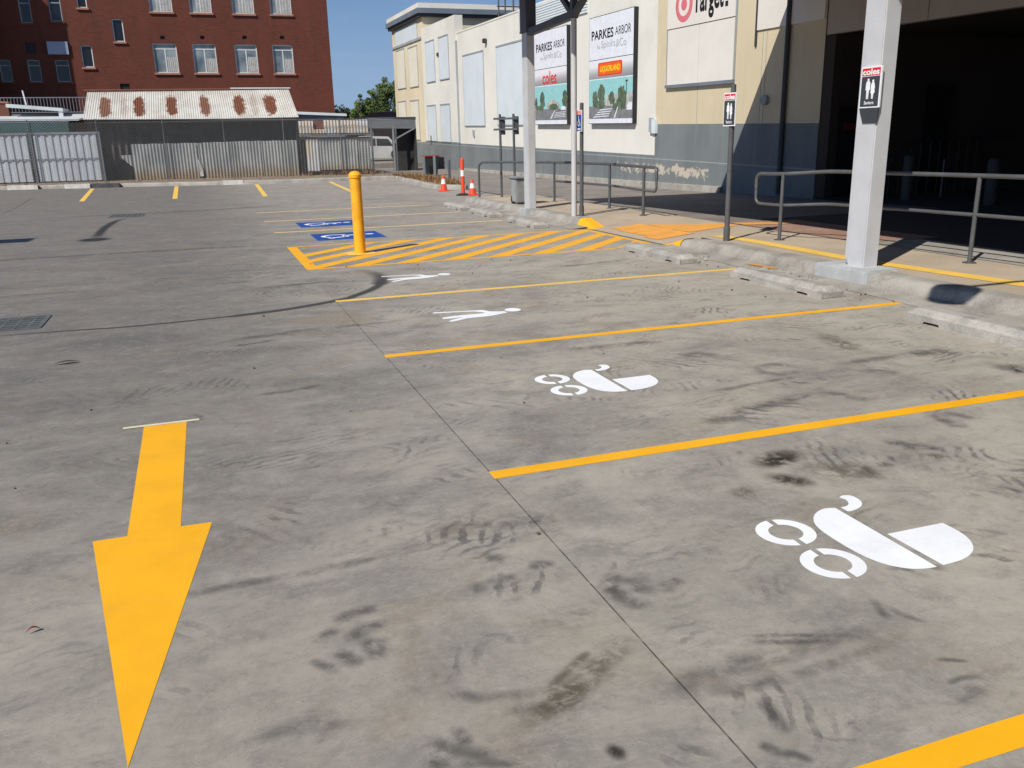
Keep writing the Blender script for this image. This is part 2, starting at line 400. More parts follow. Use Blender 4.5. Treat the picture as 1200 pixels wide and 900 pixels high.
def make_rust_roof():
    mt, t, bs = base_mat('rusty_white_roof'); p = t.pos(); X, Y, Z = t.xyz(p)
    n = t.noise(p, 1.1, 5); n2 = t.noise(t.mapv(p, (2.2,1.6,1.6)), 2.6, 8, .78)
    c = t.mix(t.step(n, .35, .65), (.46,.435,.38), (.56,.545,.50))
    c = t.mix(t.m('MULTIPLY', t.step(n2, .54, .70), .62), c, (.47,.29,.14))
    for x, w, s in ((-3.93,.30,.9), (-2.4,.30,1.0), (-.9,.28,1.0), (.64,.27,.92), (2.25,.30,1.0), (3.72,.33,1.0), (-3.1,.18,.25), (2.95,.2,.25)):
        d = t.m('DIVIDE', t.m('ABSOLUTE', t.m('SUBTRACT', X, x)), w)
        v = t.m('SUBTRACT', t.m('ADD', 1.0, t.m('MULTIPLY', t.m('SUBTRACT', n2, .5), 4.4)), t.m('ADD', t.m('MULTIPLY', d, d), t.m('MULTIPLY', t.step(t.m('ABSOLUTE', t.m('SUBTRACT', Z, 3.50)), .28, .66), 1.2)))
        c = t.mix(t.m('MULTIPLY', t.step(v, -.1, .4), s*.35), c, (.42,.21,.09))
        c = t.mix(t.m('MULTIPLY', t.step(v, .15, .5), s), c, (.150,.048,.022))
    t.put(bs.inputs['Base Color'], c); bs.inputs['Roughness'].default_value = .75
make_rust_roof()
def make_old_iron():
    mt, t, bs = base_mat('old_iron'); p = t.pos(); X, Y, Z = t.xyz(p)
    n = t.noise(t.mapv(p, (1.2,1.2,.5)), 1.5, 5); n2 = t.noise(p, 5, 5, .65)
    c = t.mix(t.step(n, .38, .62), (.33,.345,.335), (.46,.465,.44))
    low = t.step(t.m('ADD', Z, t.m('MULTIPLY', t.m('SUBTRACT', n2, .5), .5)), .75, .15)
    c = t.mix(t.m('MULTIPLY', low, .75), c, (.36,.24,.12))
    c = t.mix(t.m('MULTIPLY', t.step(n2, .6, .75), .3), c, (.16,.13,.10))
    t.put(bs.inputs['Base Color'], c); bs.inputs['Roughness'].default_value = .6; bs.inputs['Metallic'].default_value = .15
    mt, t, bs = base_mat('pale_iron'); p = t.pos()
    n = t.noise(p, 1.5, 5)
    c = t.mix(t.step(n, .4, .65), (.56,.57,.57), (.62,.50,.36))
    t.put(bs.inputs['Base Color'], c); bs.inputs['Roughness'].default_value = .6
make_old_iron()
def make_grey_wall():
    mt, t, bs = base_mat('grey_wall'); p = t.pos(); X, Y, Z = t.xyz(p)
    zb = t.m('SUBTRACT', Z, t.m('MULTIPLY', Y, .019))
    n = t.noise(p, .7, 5); ns = t.noise(t.mapv(p, (2.5,2.5,.3)), 1.5, 5); nf = t.noise(p, 3.2, 6, .7, .5)
    c = t.mix(t.step(n, .3, .7), (.150,.168,.173), (.190,.208,.210))
    c = t.mix(t.m('MULTIPLY', t.step(ns, .5, .7), .30), c, (.27,.30,.30))
    c = t.mix(t.m('MULTIPLY', t.step(ns, .42, .3), .3), c, (.11,.12,.12))
    # flaked patches where the paint has come off the blockwork
    band = t.m('MULTIPLY', t.step(t.m('ABSOLUTE', t.m('SUBTRACT', zb, .12)), .28, .05), t.m('MULTIPLY', t.step(Y, 20.9, 21.6), t.step(Y, 29, 25)))
    fl = t.step(t.m('ADD', nf, t.m('MULTIPLY', band, .22)), .66, .70)
    c = t.mix(t.m('MULTIPLY', fl, t.step(band, .02, .2)), c, (.52,.46,.37))
    ln = t.step(t.m('ABSOLUTE', t.m('SUBTRACT', zb, .44)), .022, .008)
    c = t.mix(t.m('MULTIPLY', ln, .7), c, (.36,.39,.38))
    t.put(bs.inputs['Base Color'], c); bs.inputs['Roughness'].default_value = .8
    t.put(bs.inputs['Normal'], t.bump(nf, .1, .01))
make_grey_wall()
def make_leaf(name, c1, c2):
    mt, t, bs = base_mat(name)
    oi = t.new('ShaderNodeNewGeometry')
    c = t.ramp(oi.outputs['Random Per Island'], [(.0, c1), (1.0, c2)])
    t.put(bs.inputs['Base Color'], c); bs.inputs['Roughness'].default_value = .7; bs.inputs['Specular IOR Level'].default_value = .2
make_leaf('leaf_green', (.07,.115,.035), (.20,.25,.085)); make_leaf('leaf_far', (.020,.034,.020), (.045,.062,.035))
make_leaf('dry_grass', (.16,.07,.03), (.30,.19,.08)); make_leaf('litter', (.10,.04,.02), (.30,.22,.14))
def make_stain(name, col, amt, sc=6.0, dens=(.35,.65)):
    mt, t, bs = base_mat(name)
    uv = t.new('ShaderNodeUVMap').outputs[0]; U, V, W = t.xyz(uv); p = t.pos()
    # u: along 0..1, v: across 0..1 ; soft at every edge
    eu = t.m('MULTIPLY', t.step(U, 0, .3), t.step(U, 1, .7)); ev = t.m('MULTIPLY', t.step(V, 0, .5), t.step(V, 1, .5))
    n = t.noise(p, sc, 6, .68, .5)
    a = t.m('MULTIPLY', t.m('MULTIPLY', eu, ev), t.step(n, *dens))
    a = t.m('MULTIPLY', a, amt)
    bs.inputs['Base Color'].default_value = (*col, 1); bs.inputs['Roughness'].default_value = .8
    t.put(bs.inputs['Alpha'], a)
make_stain('tyre_rubber', (.055,.053,.052), .72, 10, (.30,.66))
make_stain('skid_rubber', (.050,.048,.047), .95, 7, (.12,.42))
make_stain('tread_print', (.085,.080,.076), .46, 14, (.28,.62))
make_stain('tread_dark', (.080,.076,.072), .48, 14, (.26,.60))
make_stain('tyre_faint', (.095,.089,.084), .42, 8, (.28,.66))
make_stain('dark_trail_mat', (.030,.030,.033), .9, 5, (.05,.25))
make_stain('oil_stain', (.045,.034,.022), .95, 12, (.30,.58))
make_stain('brown_stain', (.150,.130,.085), .60, 12, (.36,.62))
make_stain('joint_dirt', (.070,.064,.055), .85, 16, (.22,.62))

# ------------------------------------------------------------------ setting: ground sheets
b = MB(); b.flatsheet = True; b.poly([(-900,-900),(900,-900),(900,900),(-900,900)], -.06); g0 = b.build('ground', 'far_ground', kind='structure')
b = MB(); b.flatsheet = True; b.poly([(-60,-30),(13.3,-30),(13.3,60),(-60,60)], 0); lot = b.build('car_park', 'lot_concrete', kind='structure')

def ribbon(mb, pts, w, z=.0009):
    """flat strip with uv along/across"""
    P = [Vector((p[0], p[1], 0)) for p in pts]; n = len(P); L = [0]
    for i in range(1, n): L.append(L[-1] + (P[i]-P[i-1]).length)
    o = len(mb.v)
    for i, p in enumerate(P):
        d = (P[min(i+1,n-1)]-P[max(i-1,0)]).normalized(); s = Vector((-d.y, d.x, 0))
        ww = w[i] if isinstance(w, (list, tuple)) else w
        for k in (0, 1, 2):
            q = p + s*ww*(k-1)*.5
            mb.v.append((q.x, q.y, z)); mb.uv[len(mb.v)-1] = (L[i]/max(L[-1],1e-6), k/2)
    for i in range(n-1):
        for k in (0, 1):
            a = o+i*3+k; mb.f.append((a+1, a, a+3, a+4))
def smooth_path(pts, n=6):
    P = [Vector((p[0], p[1])) for p in pts]; out = []
    for i in range(len(P)-1):
        p0, p1, p2, p3 = P[max(i-1,0)], P[i], P[i+1], P[min(i+2,len(P)-1)]
        for k in range(n):
            t = k/n
            out.append(.5*((2*p1)+(p2-p0)*t+(2*p0-5*p1+4*p2-p3)*t*t+(3*p1-p0-3*p2+p3)*t**3))
    out.append(P[-1]); return [(q.x, q.y) for q in out]
def blob(mb, c, rx, ry, rot=0, z=.0010):
    """patch whose uv falls to the edge all round"""
    o = len(mb.v); n = 18
    mb.v.append((c[0], c[1], z)); mb.uv[o] = (.5, .5)
    for k in range(n):
        a = 2*PI*k/n; x, y = rx*math.cos(a), ry*math.sin(a)
        mb.v.append((c[0]+x*math.cos(rot)-y*math.sin(rot), c[1]+x*math.sin(rot)+y*math.cos(rot), z)); mb.uv[o+1+k] = (.5, 0)
    for k in range(n): mb.f.append((o, o+1+k, o+1+(k+1)%n))

# expansion joints (thin dirty grooves)
b = MB()
ribbon(b, [(1.2, y) for y in (-2, 1, 3, 5, 7, 9, 11.4)], .010, .0005)
ribbon(b, smooth_path([(-9,18.8),(-3.84,19.4),(-2.96,19.6),(-2.02,20.1)]), .035, .0006)
ribbon(b, [(-4.9,24.5),(-5.08,28.5),(-5.66,35.5)], .045, .0006)
b.build('expansion_joint', 'joint_dirt', lot)
# tyre arcs and scuffs
b = MB()
ribbon(b, smooth_path([(-2.6,8.62),(-1.31,8.56),(-.78,8.51),(-.03,8.58),(.65,8.72),(1.27,9.04),(1.43,9.19),(1.75,9.64),(1.91,10.1),(1.96,10.55),(1.86,11.09),(1.59,11.45)]),
       [.09]*20+[.18]*25+[.30]*22, .0009)
b.build('skid_mark', 'skid_rubber', lot)
b = MB()
ribbon(b, smooth_path([(-3.6,11.7),(-1.94,11.58),(-1.38,11.57),(-.82,11.58),(.55,11.49),(1.7,11.4)]), .07, .0009)
ribbon(b, smooth_path([(-1.5,12.69),(-.15,12.56),(.6,12.34),(1.16,11.85),(1.59,11.53),(1.86,11.1)]), .08, .0009)
ribbon(b, smooth_path([(-6,14.4),(-2,14.8),(2,14.6)]), .4, .0008); ribbon(b, smooth_path([(-4,23.4),(0,23.7),(3,24.6)]), .6, .0008)
b.build('faint_tyre_line', 'tyre_faint', lot)
b = MB(); b2 = MB()
def tread(mb, c, n, spread, r=(.06,.16), base=None):
    base = random.uniform(0, 360) if base is None else base
    for i in range(n):
        cx = c[0]+random.uniform(-1,1)*spread; cy = c[1]+random.uniform(-1,1)*spread*.55
        R = random.uniform(*r); a = base+random.uniform(-22,22); sw = random.uniform(45,100)
        ribbon(mb, arcpts((cx,cy), R, a, a+sw, 7), [random.uniform(.045,.085)*k for k in (.6,.8,1,1.1,1.1,1,.8,.6)], .0008+random.random()*.0004)
def gp(*q): return q
def chevron(mb, c, ang, rows, step, r, w):
    """the print of a turning tyre: rows of short curved bars side by side"""
    d = Vector((math.cos(ang), math.sin(ang))); q = Vector((-d.y, d.x))
    for k in range(rows):
        for sgn in (-1, 1):
            if random.random() < .18: continue
            ctr = Vector(c) + d*step*k + q*sgn*r*.42 + Vector((random.uniform(-.01,.01), random.uniform(-.01,.01)))
            a0 = math.degrees(ang) + (180 if sgn > 0 else 180); a0 += sgn*random.uniform(28,48)
            pts = arcpts((ctr.x - r*.8*math.cos(math.radians(a0)), ctr.y - r*.8*math.sin(math.radians(a0))), r*.8, a0-32, a0+32, 7)
            ribbon(mb, pts, [w*random.uniform(.8,1.15)*f for f in (.7,.9,1,1,1,1,.9,.7)], .0005+random.random()*.0003)
def fan(mb, c, n, r):
    """a wheel turned on the spot: a loose fan of soft bars of unequal length"""
    base = random.uniform(0, 360)
    for k in range(n):
        a = base + k*random.uniform(14, 30); R_ = r*random.uniform(.55, 1.25); sw = random.uniform(30, 75)
        cx = c[0]+random.uniform(-.4,.4)*r; cy = c[1]+random.uniform(-.35,.35)*r; w = random.uniform(.035,.07)
        ribbon(mb, arcpts((cx,cy), R_, a, a+sw, 8), [w*f for f in (.5,.8,1,1.1,1.1,1.1,1,.8,.5)], .0005+random.random()*.0003)
MARKS = [(2, 0.049, [(0.27, 2.69), (0.35, 2.72), (0.43, 2.72)]), (1, 0.049, [(0.3, 2.56), (0.36, 2.6), (0.42, 2.61)]), (2, 0.041, [(0.25, 2.5), (0.28, 2.44), (0.31, 2.4)]), (1, 0.032, [(0.17, 2.48), (0.2, 2.43), (0.24, 2.41)]), (1, 0.04, [(0.2, 2.57), (0.22, 2.61), (0.27, 2.63)]), (1, 0.041, [(0.35, 2.54), (0.36, 2.48), (0.37, 2.41)]), (0, 0.041, [(0.4, 2.53), (0.39, 2.47), (0.39, 2.43)]), (1, 0.064, [(1.23, 2.51), (1.28, 2.58), (1.34, 2.61)]), (2, 0.054, [(1.27, 2.54), (1.27, 2.44), (1.32, 2.37)]), (1, 0.043, [(1.35, 2.58), (1.35, 2.53), (1.33, 2.47)]), (1, 0.054, [(1.42, 2.44), (1.46, 2.48), (1.52, 2.5)]), (0, 0.047, [(1.42, 2.6), (1.38, 2.51), (1.37, 2.44)]), (2, 0.041, [(0.4, 1.91), (0.42, 1.87), (0.45, 1.85)]), (1, 0.043, [(0.43, 1.97), (0.49, 1.9), (0.57, 1.85)]), (1, 0.033, [(0.5, 2.0), (0.51, 1.96), (0.52, 1.92)]), (0, 0.024, [(0.46, 1.85), (0.52, 1.84), (0.61, 1.8)]), (0, 0.051, [(0.89, 2.94), (0.93, 2.93), (0.97, 2.88)]), (0, 0.043, [(0.84, 2.74), (0.89, 2.75), (0.96, 2.76)]), (1, 0.043, [(1.04, 2.78), (1.08, 2.81), (1.13, 2.78)]), (0, 0.041, [(0.78, 2.76), (0.8, 2.73), (0.81, 2.69)]), (0, 0.048, [(-0.03, 2.15), (0.09, 2.17), (0.22, 2.12)]), (0, 0.033, [(0.65, 2.01), (0.72, 2.01), (0.82, 1.98)]), (0, 0.041, [(0.51, 2.18), (0.62, 2.1), (0.79, 2.06)]), (2, 0.057, [(2.94, 3.15), (2.9, 3.04), (2.92, 2.99)]), (1, 0.057, [(3.27, 3.36), (3.34, 3.36), (3.36, 3.28)]), (1, 0.062, [(3.31, 3.26), (3.41, 3.26), (3.46, 3.18)]), (1, 0.057, [(3.33, 3.13), (3.37, 3.13), (3.39, 3.09)]), (1, 0.045, [(3.03, 3.15), (3.05, 3.12), (3.09, 3.13)]), (1, 0.068, [(3.88, 3.62), (3.84, 3.48), (3.88, 3.4)]), (0, 0.057, [(3.96, 3.65), (3.99, 3.58), (4.02, 3.5)]), (0, 0.08, [(3.55, 4.93), (3.73, 4.96), (3.84, 4.85)]), (0, 0.069, [(3.53, 4.88), (3.59, 4.74), (3.78, 4.74)]), (1, 0.16, [(4.83, 4.77), (4.99, 4.79), (5.16, 4.77)]), (0, 0.069, [(3.63, 4.31), (3.65, 4.2), (3.72, 4.03)]), (0, 0.085, [(4.12, 4.54), (4.25, 4.53), (4.35, 4.42)]), (0, 0.096, [(5.04, 4.26), (5.17, 4.26), (5.2, 4.18)]), (1, 0.13, [(5.03, 4.18), (5.14, 4.19), (5.11, 4.1)]), (0, 0.111, [(3.28, 5.46), (3.42, 5.44), (3.5, 5.34)]), (0, 0.08, [(2.56, 4.05), (2.71, 4.04), (2.88, 4.0)]), (1, 0.034, [(1.38, 1.79), (1.37, 1.7), (1.36, 1.64), (1.37, 1.59)]), (2, 0.029, [(1.26, 1.63), (1.28, 1.6), (1.28, 1.57)]), (1, 0.023, [(1.29, 1.57), (1.32, 1.57), (1.35, 1.53)]), (0, 0.011, [(1.42, 1.62), (1.45, 1.58), (1.52, 1.55)]), (2, 0.018, [(2.01, 1.76), (2.05, 1.74), (2.09, 1.72)]), (0, 0.018, [(1.94, 1.65), (2.0, 1.66), (2.06, 1.64), (2.1, 1.58)]), (0, 0.045, [(1.91, 1.57), (1.98, 1.59), (2.02, 1.6)]), (1, 0.018, [(1.56, 2.08), (1.67, 2.04), (1.79, 1.99)]), (1, 0.023, [(1.54, 2.05), (1.64, 2.01), (1.76, 1.97)]), (0, 0.023, [(2.1, 2.07), (2.1, 2.01), (2.13, 1.95)]), (0, 0.029, [(2.08, 2.11), (2.05, 2.04), (2.04, 2.0)])]
b3 = MB()
for k, (d_, w_, pts) in enumerate(MARKS):
    p0, p1, p2 = [Vector(q) for q in pts[:3]]
    pts = [tuple(p0-(p1-p0)*.35), pts[0], pts[1], pts[2], tuple(p2+(p2-p1)*.35)]
    tgt = (b2, b, b3)[d_]; P_ = smooth_path(pts, 6); n_ = len(P_)
    ribbon(tgt, P_, [w_*2.0*(.55+.55*math.sin(PI*(q+.6)/(n_+.2))) for q in range(n_)], .0005+.0000060*k)
b3.build('dark_tyre_scuff', 'tread_dark', lot)
for i in range(22):
    x, y = random.uniform(-3,5.0), random.uniform(1.5,12); a = random.gauss(.05,.12); L = random.uniform(.5,1.6)
    ribbon(b2, smooth_path([(x,y),(x+L*.5*math.cos(a),y+L*.5*math.sin(a)+random.uniform(-.05,.05)),(x+L*math.cos(a),y+L*math.sin(a))]), random.uniform(.08,.24), .0004)
b.build('tyre_scuff', 'tread_print', lot, kind='stuff'); b2.build('faint_scuff', 'tyre_faint', lot, kind='stuff')
b = MB(); blob(b, (2.62,3.40), .24,.13, .3); blob(b, (2.50,3.14), .16,.10,-.9,.0013); blob(b, (2.60,3.36), .12,.07,.2,.0016); blob(b,(.885,1.745),.035,.05,.3)
b.build('oil_stain', 'oil_stain', lot)
b = MB(); ribbon(b, smooth_path([(.74,1.93),(.88,2.03),(1.03,2.13),(1.2,2.25)]), [.13,.14,.15,.16,.17,.18]*3+[.18], .0011); ribbon(b, smooth_path([(.78,2.03),(.92,2.14),(1.08,2.24)]), .05, .0012); blob(b,(.86,2.02),.11,.08,.5,.0013); blob(b,(2.22,3.1),.12,.09,.3); blob(b,(2.8,3.15),.3,.2,-.4); blob(b,(4.6,5.3),.5,.18,1.3); blob(b,(.78,1.98),.16,.06,.4)
b.build('brown_stain', 'brown_stain', lot)
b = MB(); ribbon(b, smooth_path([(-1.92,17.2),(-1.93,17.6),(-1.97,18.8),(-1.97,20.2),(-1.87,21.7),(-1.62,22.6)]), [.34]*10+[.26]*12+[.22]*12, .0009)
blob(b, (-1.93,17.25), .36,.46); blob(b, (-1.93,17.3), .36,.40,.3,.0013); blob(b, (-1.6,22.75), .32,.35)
b.build('dark_trail', 'dark_trail_mat', lot)  # dark S-curve decal from the far grate to a rounded blot

# driveway beside the building (asphalt, falls gently away) and footpath slab
def dz(y): return .142 - .124*min(1, max(0, (y-13)/11.0))
b = MB(); b.flatsheet = True
ys = [-14,-8,0,6,10,13,15,17,19,21,23,25,28,32,38,44,52,62,75]
for i in range(len(ys)-1):
    for x0, x1 in ((8.3,10.5),(10.5,13.6)):
        if ys[i] >= 23: x0 = 8.3 if x0 == 8.3 else x0
        b.add([(x0,ys[i],dz(ys[i])),(x1,ys[i],dz(ys[i])),(x1,ys[i+1],dz(ys[i+1])),(x0,ys[i+1],dz(ys[i+1]))],[(0,1,2,3)])
for i in range(6):
    pass
b.build('driveway', 'asphalt', kind='structure')
b = MB(); b.flatsheet = True; b.poly([(13.3,-14),(24,-14),(24,16.7),(13.3,16.7)], .144); b.build('entry_floor', 'shaded_asphalt', kind='structure')
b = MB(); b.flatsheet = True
b.poly([(9.25,-14),(13.6,-14),(13.6,12.9),(9.25,12.9)], .147); b.build('driveway_shade', 'shaded_asphalt', kind='structure')  # near-black asphalt colour paints in the shade under the canopy

# kerb with rounded nose: two lengths, dropped at the ramp in front of the hatched zone
def kerb_run(y0, y1, ramp0=0, ramp1=0):
    mb = MB(); n = max(2, int((y1-y0)/.45))
    prof = [(6.53,-.02),(6.545,.05),(6.575,.115),(6.615,.143),(6.66,.149),(6.84,.149)]
    rows = []
    for i in range(n+1):
        y = y0+(y1-y0)*i/n; k = 1.0
        if ramp0: k = min(k, max(.06, (y-y0)/ramp0))
        if ramp1: k = min(k, max(.06, (y1-y)/ramp1))
        rows.append([(x + pnoise(Vector((x*3,y*1.3,0)))*.006, y, max(z,-.02)*k + (pnoise(Vector((x*5,y*2.2,3)))*.006 if 0 < z < .148 else 0)) for x, z in prof])
    v = [q for r in rows for q in r]; m = len(prof); f = []
    for i in range(n):
        for j in range(m-1): f.append((i*m+j, i*m+j+1, (i+1)*m+j+1, (i+1)*m+j))
    f.append(tuple(range(m))[::-1]); f.append(tuple(range(n*m,(n+1)*m)))
    mb.add(v, f); return mb
kb = kerb_run(-6, 11.5, 0, .55); kb2 = kerb_run(14.05, 22.1, .75, 0)
kb.v += []; o = len(kb.v); kb.v += kb2.v; kb.f += [tuple(i+o for i in f) for f in kb2.f]
kerb = kb.build('kerb', 'kerb_concrete', smooth=True, kind='structure')
b = MB(); b.box(6.50,7.20,-.01,6.95,8.02,.170); b.build('post_plinth', 'plinth_concrete', kerb, bevel=.015)
b = MB(); b.box(6.44,17.28,-.01,6.78,17.68,.16); b.build('post_plinth', 'plinth_concrete', kerb, bevel=.015)
# mortar bed / broken concrete apron at the kerb foot
b = MB()
for y0, y1 in ((3,11.3),(14.3,21.9)):
    n = int((y1-y0)/.2)
    for i in range(n):
        y = y0+(y1-y0)*i/n; yy = y0+(y1-y0)*(i+1)/n
        e0 = 6.2+pnoise(Vector((y*1.1,2,0)))*.16; e1 = 6.2+pnoise(Vector((yy*1.1,2,0)))*.16
        b.add([(e0,y,.004),(6.56,y,.035),(6.56,yy,.035),(e1,yy,.004)], [(0,1,2,3)])
b.build('kerb_apron', 'kerb_concrete', kerb)
# footpath slab between kerb and driveway
b = MB(); b.flatsheet = True
def slab(xa, ya, za, xb, yb, zb, zc, zd): b.add([(xa,ya,za),(xb,ya,zb),(xb,yb,zc),(xa,yb,zd)],[(0,1,2,3)])
slab(6.82,-6,.148,8.32,10.95,.148,.148,.148); slab(6.82,14.8,.148,8.32,22.1,.148,.148,.148)
slab(6.5,11.5,.012,7.2,14.05,.10,.10,.012); slab(7.2,11.5,.10,8.34,14.05,.143,.143,.10)
for ya, yb, sg in ((10.95,11.5,1),(14.05,14.8,-1)):
    for i in range(6):
        y0 = ya+(yb-ya)*i/6; y1 = ya+(yb-ya)*(i+1)/6
        k = lambda y: ((yb-y)/(yb-ya)) if sg == 1 else ((y-ya)/(yb-ya))
        e = lambda y: .055+.093*k(y); h = lambda y: .10+.048*k(y)
        slab(6.82,y0,e(y0),7.2,y1,h(y0),h(y1),e(y1)); slab(7.2,y0,h(y0),8.34,y1,.143+.005*k(y0),.143+.005*k(y1),h(y1))
        b.add([(6.82,y0,-.01),(6.82,y1,-.01),(6.82,y1,e(y1)),(6.82,y0,e(y0))],[(0,1,2,3)])
b.add([(6.5,11.5,-.01),(6.5,11.5,.012),(6.82,11.5,.055),(6.82,11.5,-.01)],[(0,1,2,3)]); b.add([(6.5,14.05,-.01),(6.5,14.05,.012),(6.82,14.05,.055),(6.82,14.05,-.01)],[(0,1,2,3)])
b.add([(6.6,22.1,.148),(8.32,22.1,.148),(8.32,22.1,-.02),(6.6,22.1,-.02)],[(0,3,2,1)])
b.add([(8.32,14.8,.148),(8.32,22.1,.148),(8.32,22.1,-.02),(8.32,14.8,-.02)],[(0,3,2,1)])
path = b.build('footpath', 'footpath_concrete', kind='structure')
b = MB(); b.flatsheet = True; b.poly([(8.36,9.3),(9.6,9.3),(9.6,12.4),(8.36,12.7)], .151); b.build('paving', 'red_pavers', kind='structure')
b = MB(); b.flatsheet = True; b.poly([(8.325,-6),(9.24,-6),(9.24,9.28),(8.325,9.28)], .1515); b.build('footpath_edge', 'kerb_concrete', path)
# painted strip along the footpath and worn orange ramp paint
b = MB(); b.flatsheet = True
P1 = smooth_path([(7.02,11.0),(7.08,10.1),(7.02,8.2),(7.1,7.2),(7.2,6.1),(7.25,4.0)]); 
for (x0,y0),(x1,y1) in zip(P1[:-1], P1[1:]): b.add([(x0,y0,.152),(x0+.23,y0,.152),(x1+.23,y1,.152),(x1,y1,.152)],[(0,3,2,1)])
b.build('footpath_line', 'yellow_worn', path)
make_stain('orange_wear', (.78,.33,.05), .95, 5, (.22,.5))
b = MB(); b.flatsheet = True; rj = random.Random(2)
def rough(pts, z, amp=.035, n=7):
    out = []
    for k in range(len(pts)):
        a, c = pts[k], pts[(k+1) % len(pts)]
        for q in range(n): f_ = q/n; out.append((a[0]+(c[0]-a[0])*f_+rj.uniform(-amp,amp), a[1]+(c[1]-a[1])*f_+rj.uniform(-amp,amp)))
    b.add([(x, y, z(x)) for x, y in out], [tuple(range(len(out)))[::-1]])
zr = lambda x: .10+.043*(min(x,8.34)-7.2)/1.14+.005 if x > 7.2 else zz(x)+.002
zz = lambda x: .012+.088*(x-6.5)/.7+.006
rough([(7.24,13.5),(7.65,13.0),(8.27,12.55),(8.27,12.15),(7.7,12.08),(7.24,12.0)], zr)
rough([(8.36,12.5),(8.8,12.3),(9.2,12.05),(9.2,11.85),(8.36,12.12)], lambda x: .1555, .025)
zz = lambda x: .012+.088*(x-6.5)/.7+.006
for ya, yb in ((11.9,12.35),(12.3,12.9),(12.85,13.4),(13.35,13.75)):
    xa = 6.62+rj.uniform(0,.12); b.add([(xa,ya,zz(xa)),(7.22,ya-.1,zz(7.22)),(7.22,yb-.15,zz(7.22)),(xa,yb,zz(xa))],[(0,1,2,3)])
b.build('ramp_paint', 'orange_worn', path)
for ya, yb in ((11.05,11.48),(14.07,14.75)):
    b = MB()
    for x0, x1, za, zb in ((6.525,6.58,.02,.10),(6.58,6.84,.10,.14)):
        pass
    k0, k1 = (.82, .08) if ya < 12 else (.08, .94)
    prof = [(6.522,.0),(6.538,.055),(6.568,.122),(6.61,.150),(6.66,.157),(6.80,.158)]
    v = [(x-.006,ya,z*k0+.006) for x, z in prof]+[(x-.006,yb,z*k1+.006) for x, z in prof]; m = len(prof)
    b.add(v, [(j,j+1,m+j+1,m+j) for j in range(m-1)]); b.flatsheet = True
    b.build('kerb_paint', 'yellow_paint', kerb)
rr = random.Random(5); b = MB()
for k in range(46):
    if k < 30: x, y = rr.gauss(6.28,.10), rr.gauss(8.15,.28)
    else: x, y = rr.uniform(6.1,6.5), rr.uniform(6.8,10.6)
    q = rr.uniform(.008,.03); b.prism([(x+q*math.cos(a)*rr.uniform(.6,1.2), y+q*math.sin(a)*rr.uniform(.6,1.2)) for a in (0,1.2,2.4,3.7,5.0)], .01, .028+q*.7)
b.build('rubble', 'stop_concrete', kerb, kind='stuff')
b = MB(); ribbon(b, smooth_path([(6.34,9.2),(6.40,8.85),(6.38,8.5)]), .16, .030); b.build('paint_splash', 'orange_wear', kerb)
# far kerb, verge and island
def kerb_path(pts, w=.34, h=.15):
    mb = MB(); P = smooth_path(pts, 10); v = []; f = []; m = 5
    for i, p in enumerate(P):
        d = Vector((P[min(i+1,len(P)-1)][0]-P[max(i-1,0)][0], P[min(i+1,len(P)-1)][1]-P[max(i-1,0)][1])).normalized(); s = (-d.y, d.x)
        for j, (o, z) in enumerate(((0,-.02),(.02,h*.7),(.06,h),(w,h),(w+.01,-.02))):
            jz = pnoise(Vector((p[0]*1.5,p[1]*1.5,j)))*.03 if z > 0 else 0
            v.append((p[0]+s[0]*o, p[1]+s[1]*o, z+jz))
    for i in range(len(P)-1):
        for j in range(m-1): f.append((i*m+j,(i+1)*m+j,(i+1)*m+j+1,i*m+j+1))
    f += [tuple(range(m)), tuple(range((len(P)-1)*m, len(P)*m))[::-1]]
    mb.add(v, f); return mb
kerb_path([(-20,44.0),(-12,42.6),(-6,41.0),(-3,40.1),(0,39.0),(3,38.0),(6,38.0),(8.0,37.8)]).build('far_kerb', 'kerb_concrete', kind='structure')
FK = bpy.data.objects['far_kerb']
for xa, xb, ya, m in ((-5.35,-4.35,40.75,'white_paint_old'),(-4.3,-3.2,40.45,'black_paint_old'),(-7.6,-6.4,41.5,'white_paint_old'),(.9,1.7,38.78,'white_paint_old')):
    b = MB(); yb = ya-.33*(xb-xa); b.add([(xa,ya-.16,0),(xb,yb-.16,0),(xb,yb-.16,.172),(xa,ya-.16,.172),(xa,ya+.14,.172),(xb,yb+.14,.172)],[(0,1,2,3),(3,2,5,4)]); b.build('painted_block', m, FK)
kerb_path([(8.0,37.8),(7.75,34),(7.5,30),(7.75,28.6),(8.3,28.0)], .22, .14).build('island_kerb', 'kerb_concrete', kind='structure')
b = MB(); b.flatsheet = True; b.poly([(-20,44.3),(-12,42.9),(-6,41.3),(-3,40.4),(0,39.3),(3,38.3),(6,38.3),(8.2,38.1),(9.6,44.3),(9.6,46),(-20,50)], .06); b.build('verge', 'dirt', kind='structure')
b = MB(); b.flatsheet = True; b.poly([(8.2,37.9),(7.95,34),(7.72,30),(7.95,28.7),(8.4,28.2),(9.3,33),(9.9,37),(9.2,41)], .11); b.build('traffic_island', 'dirt', kind='structure')

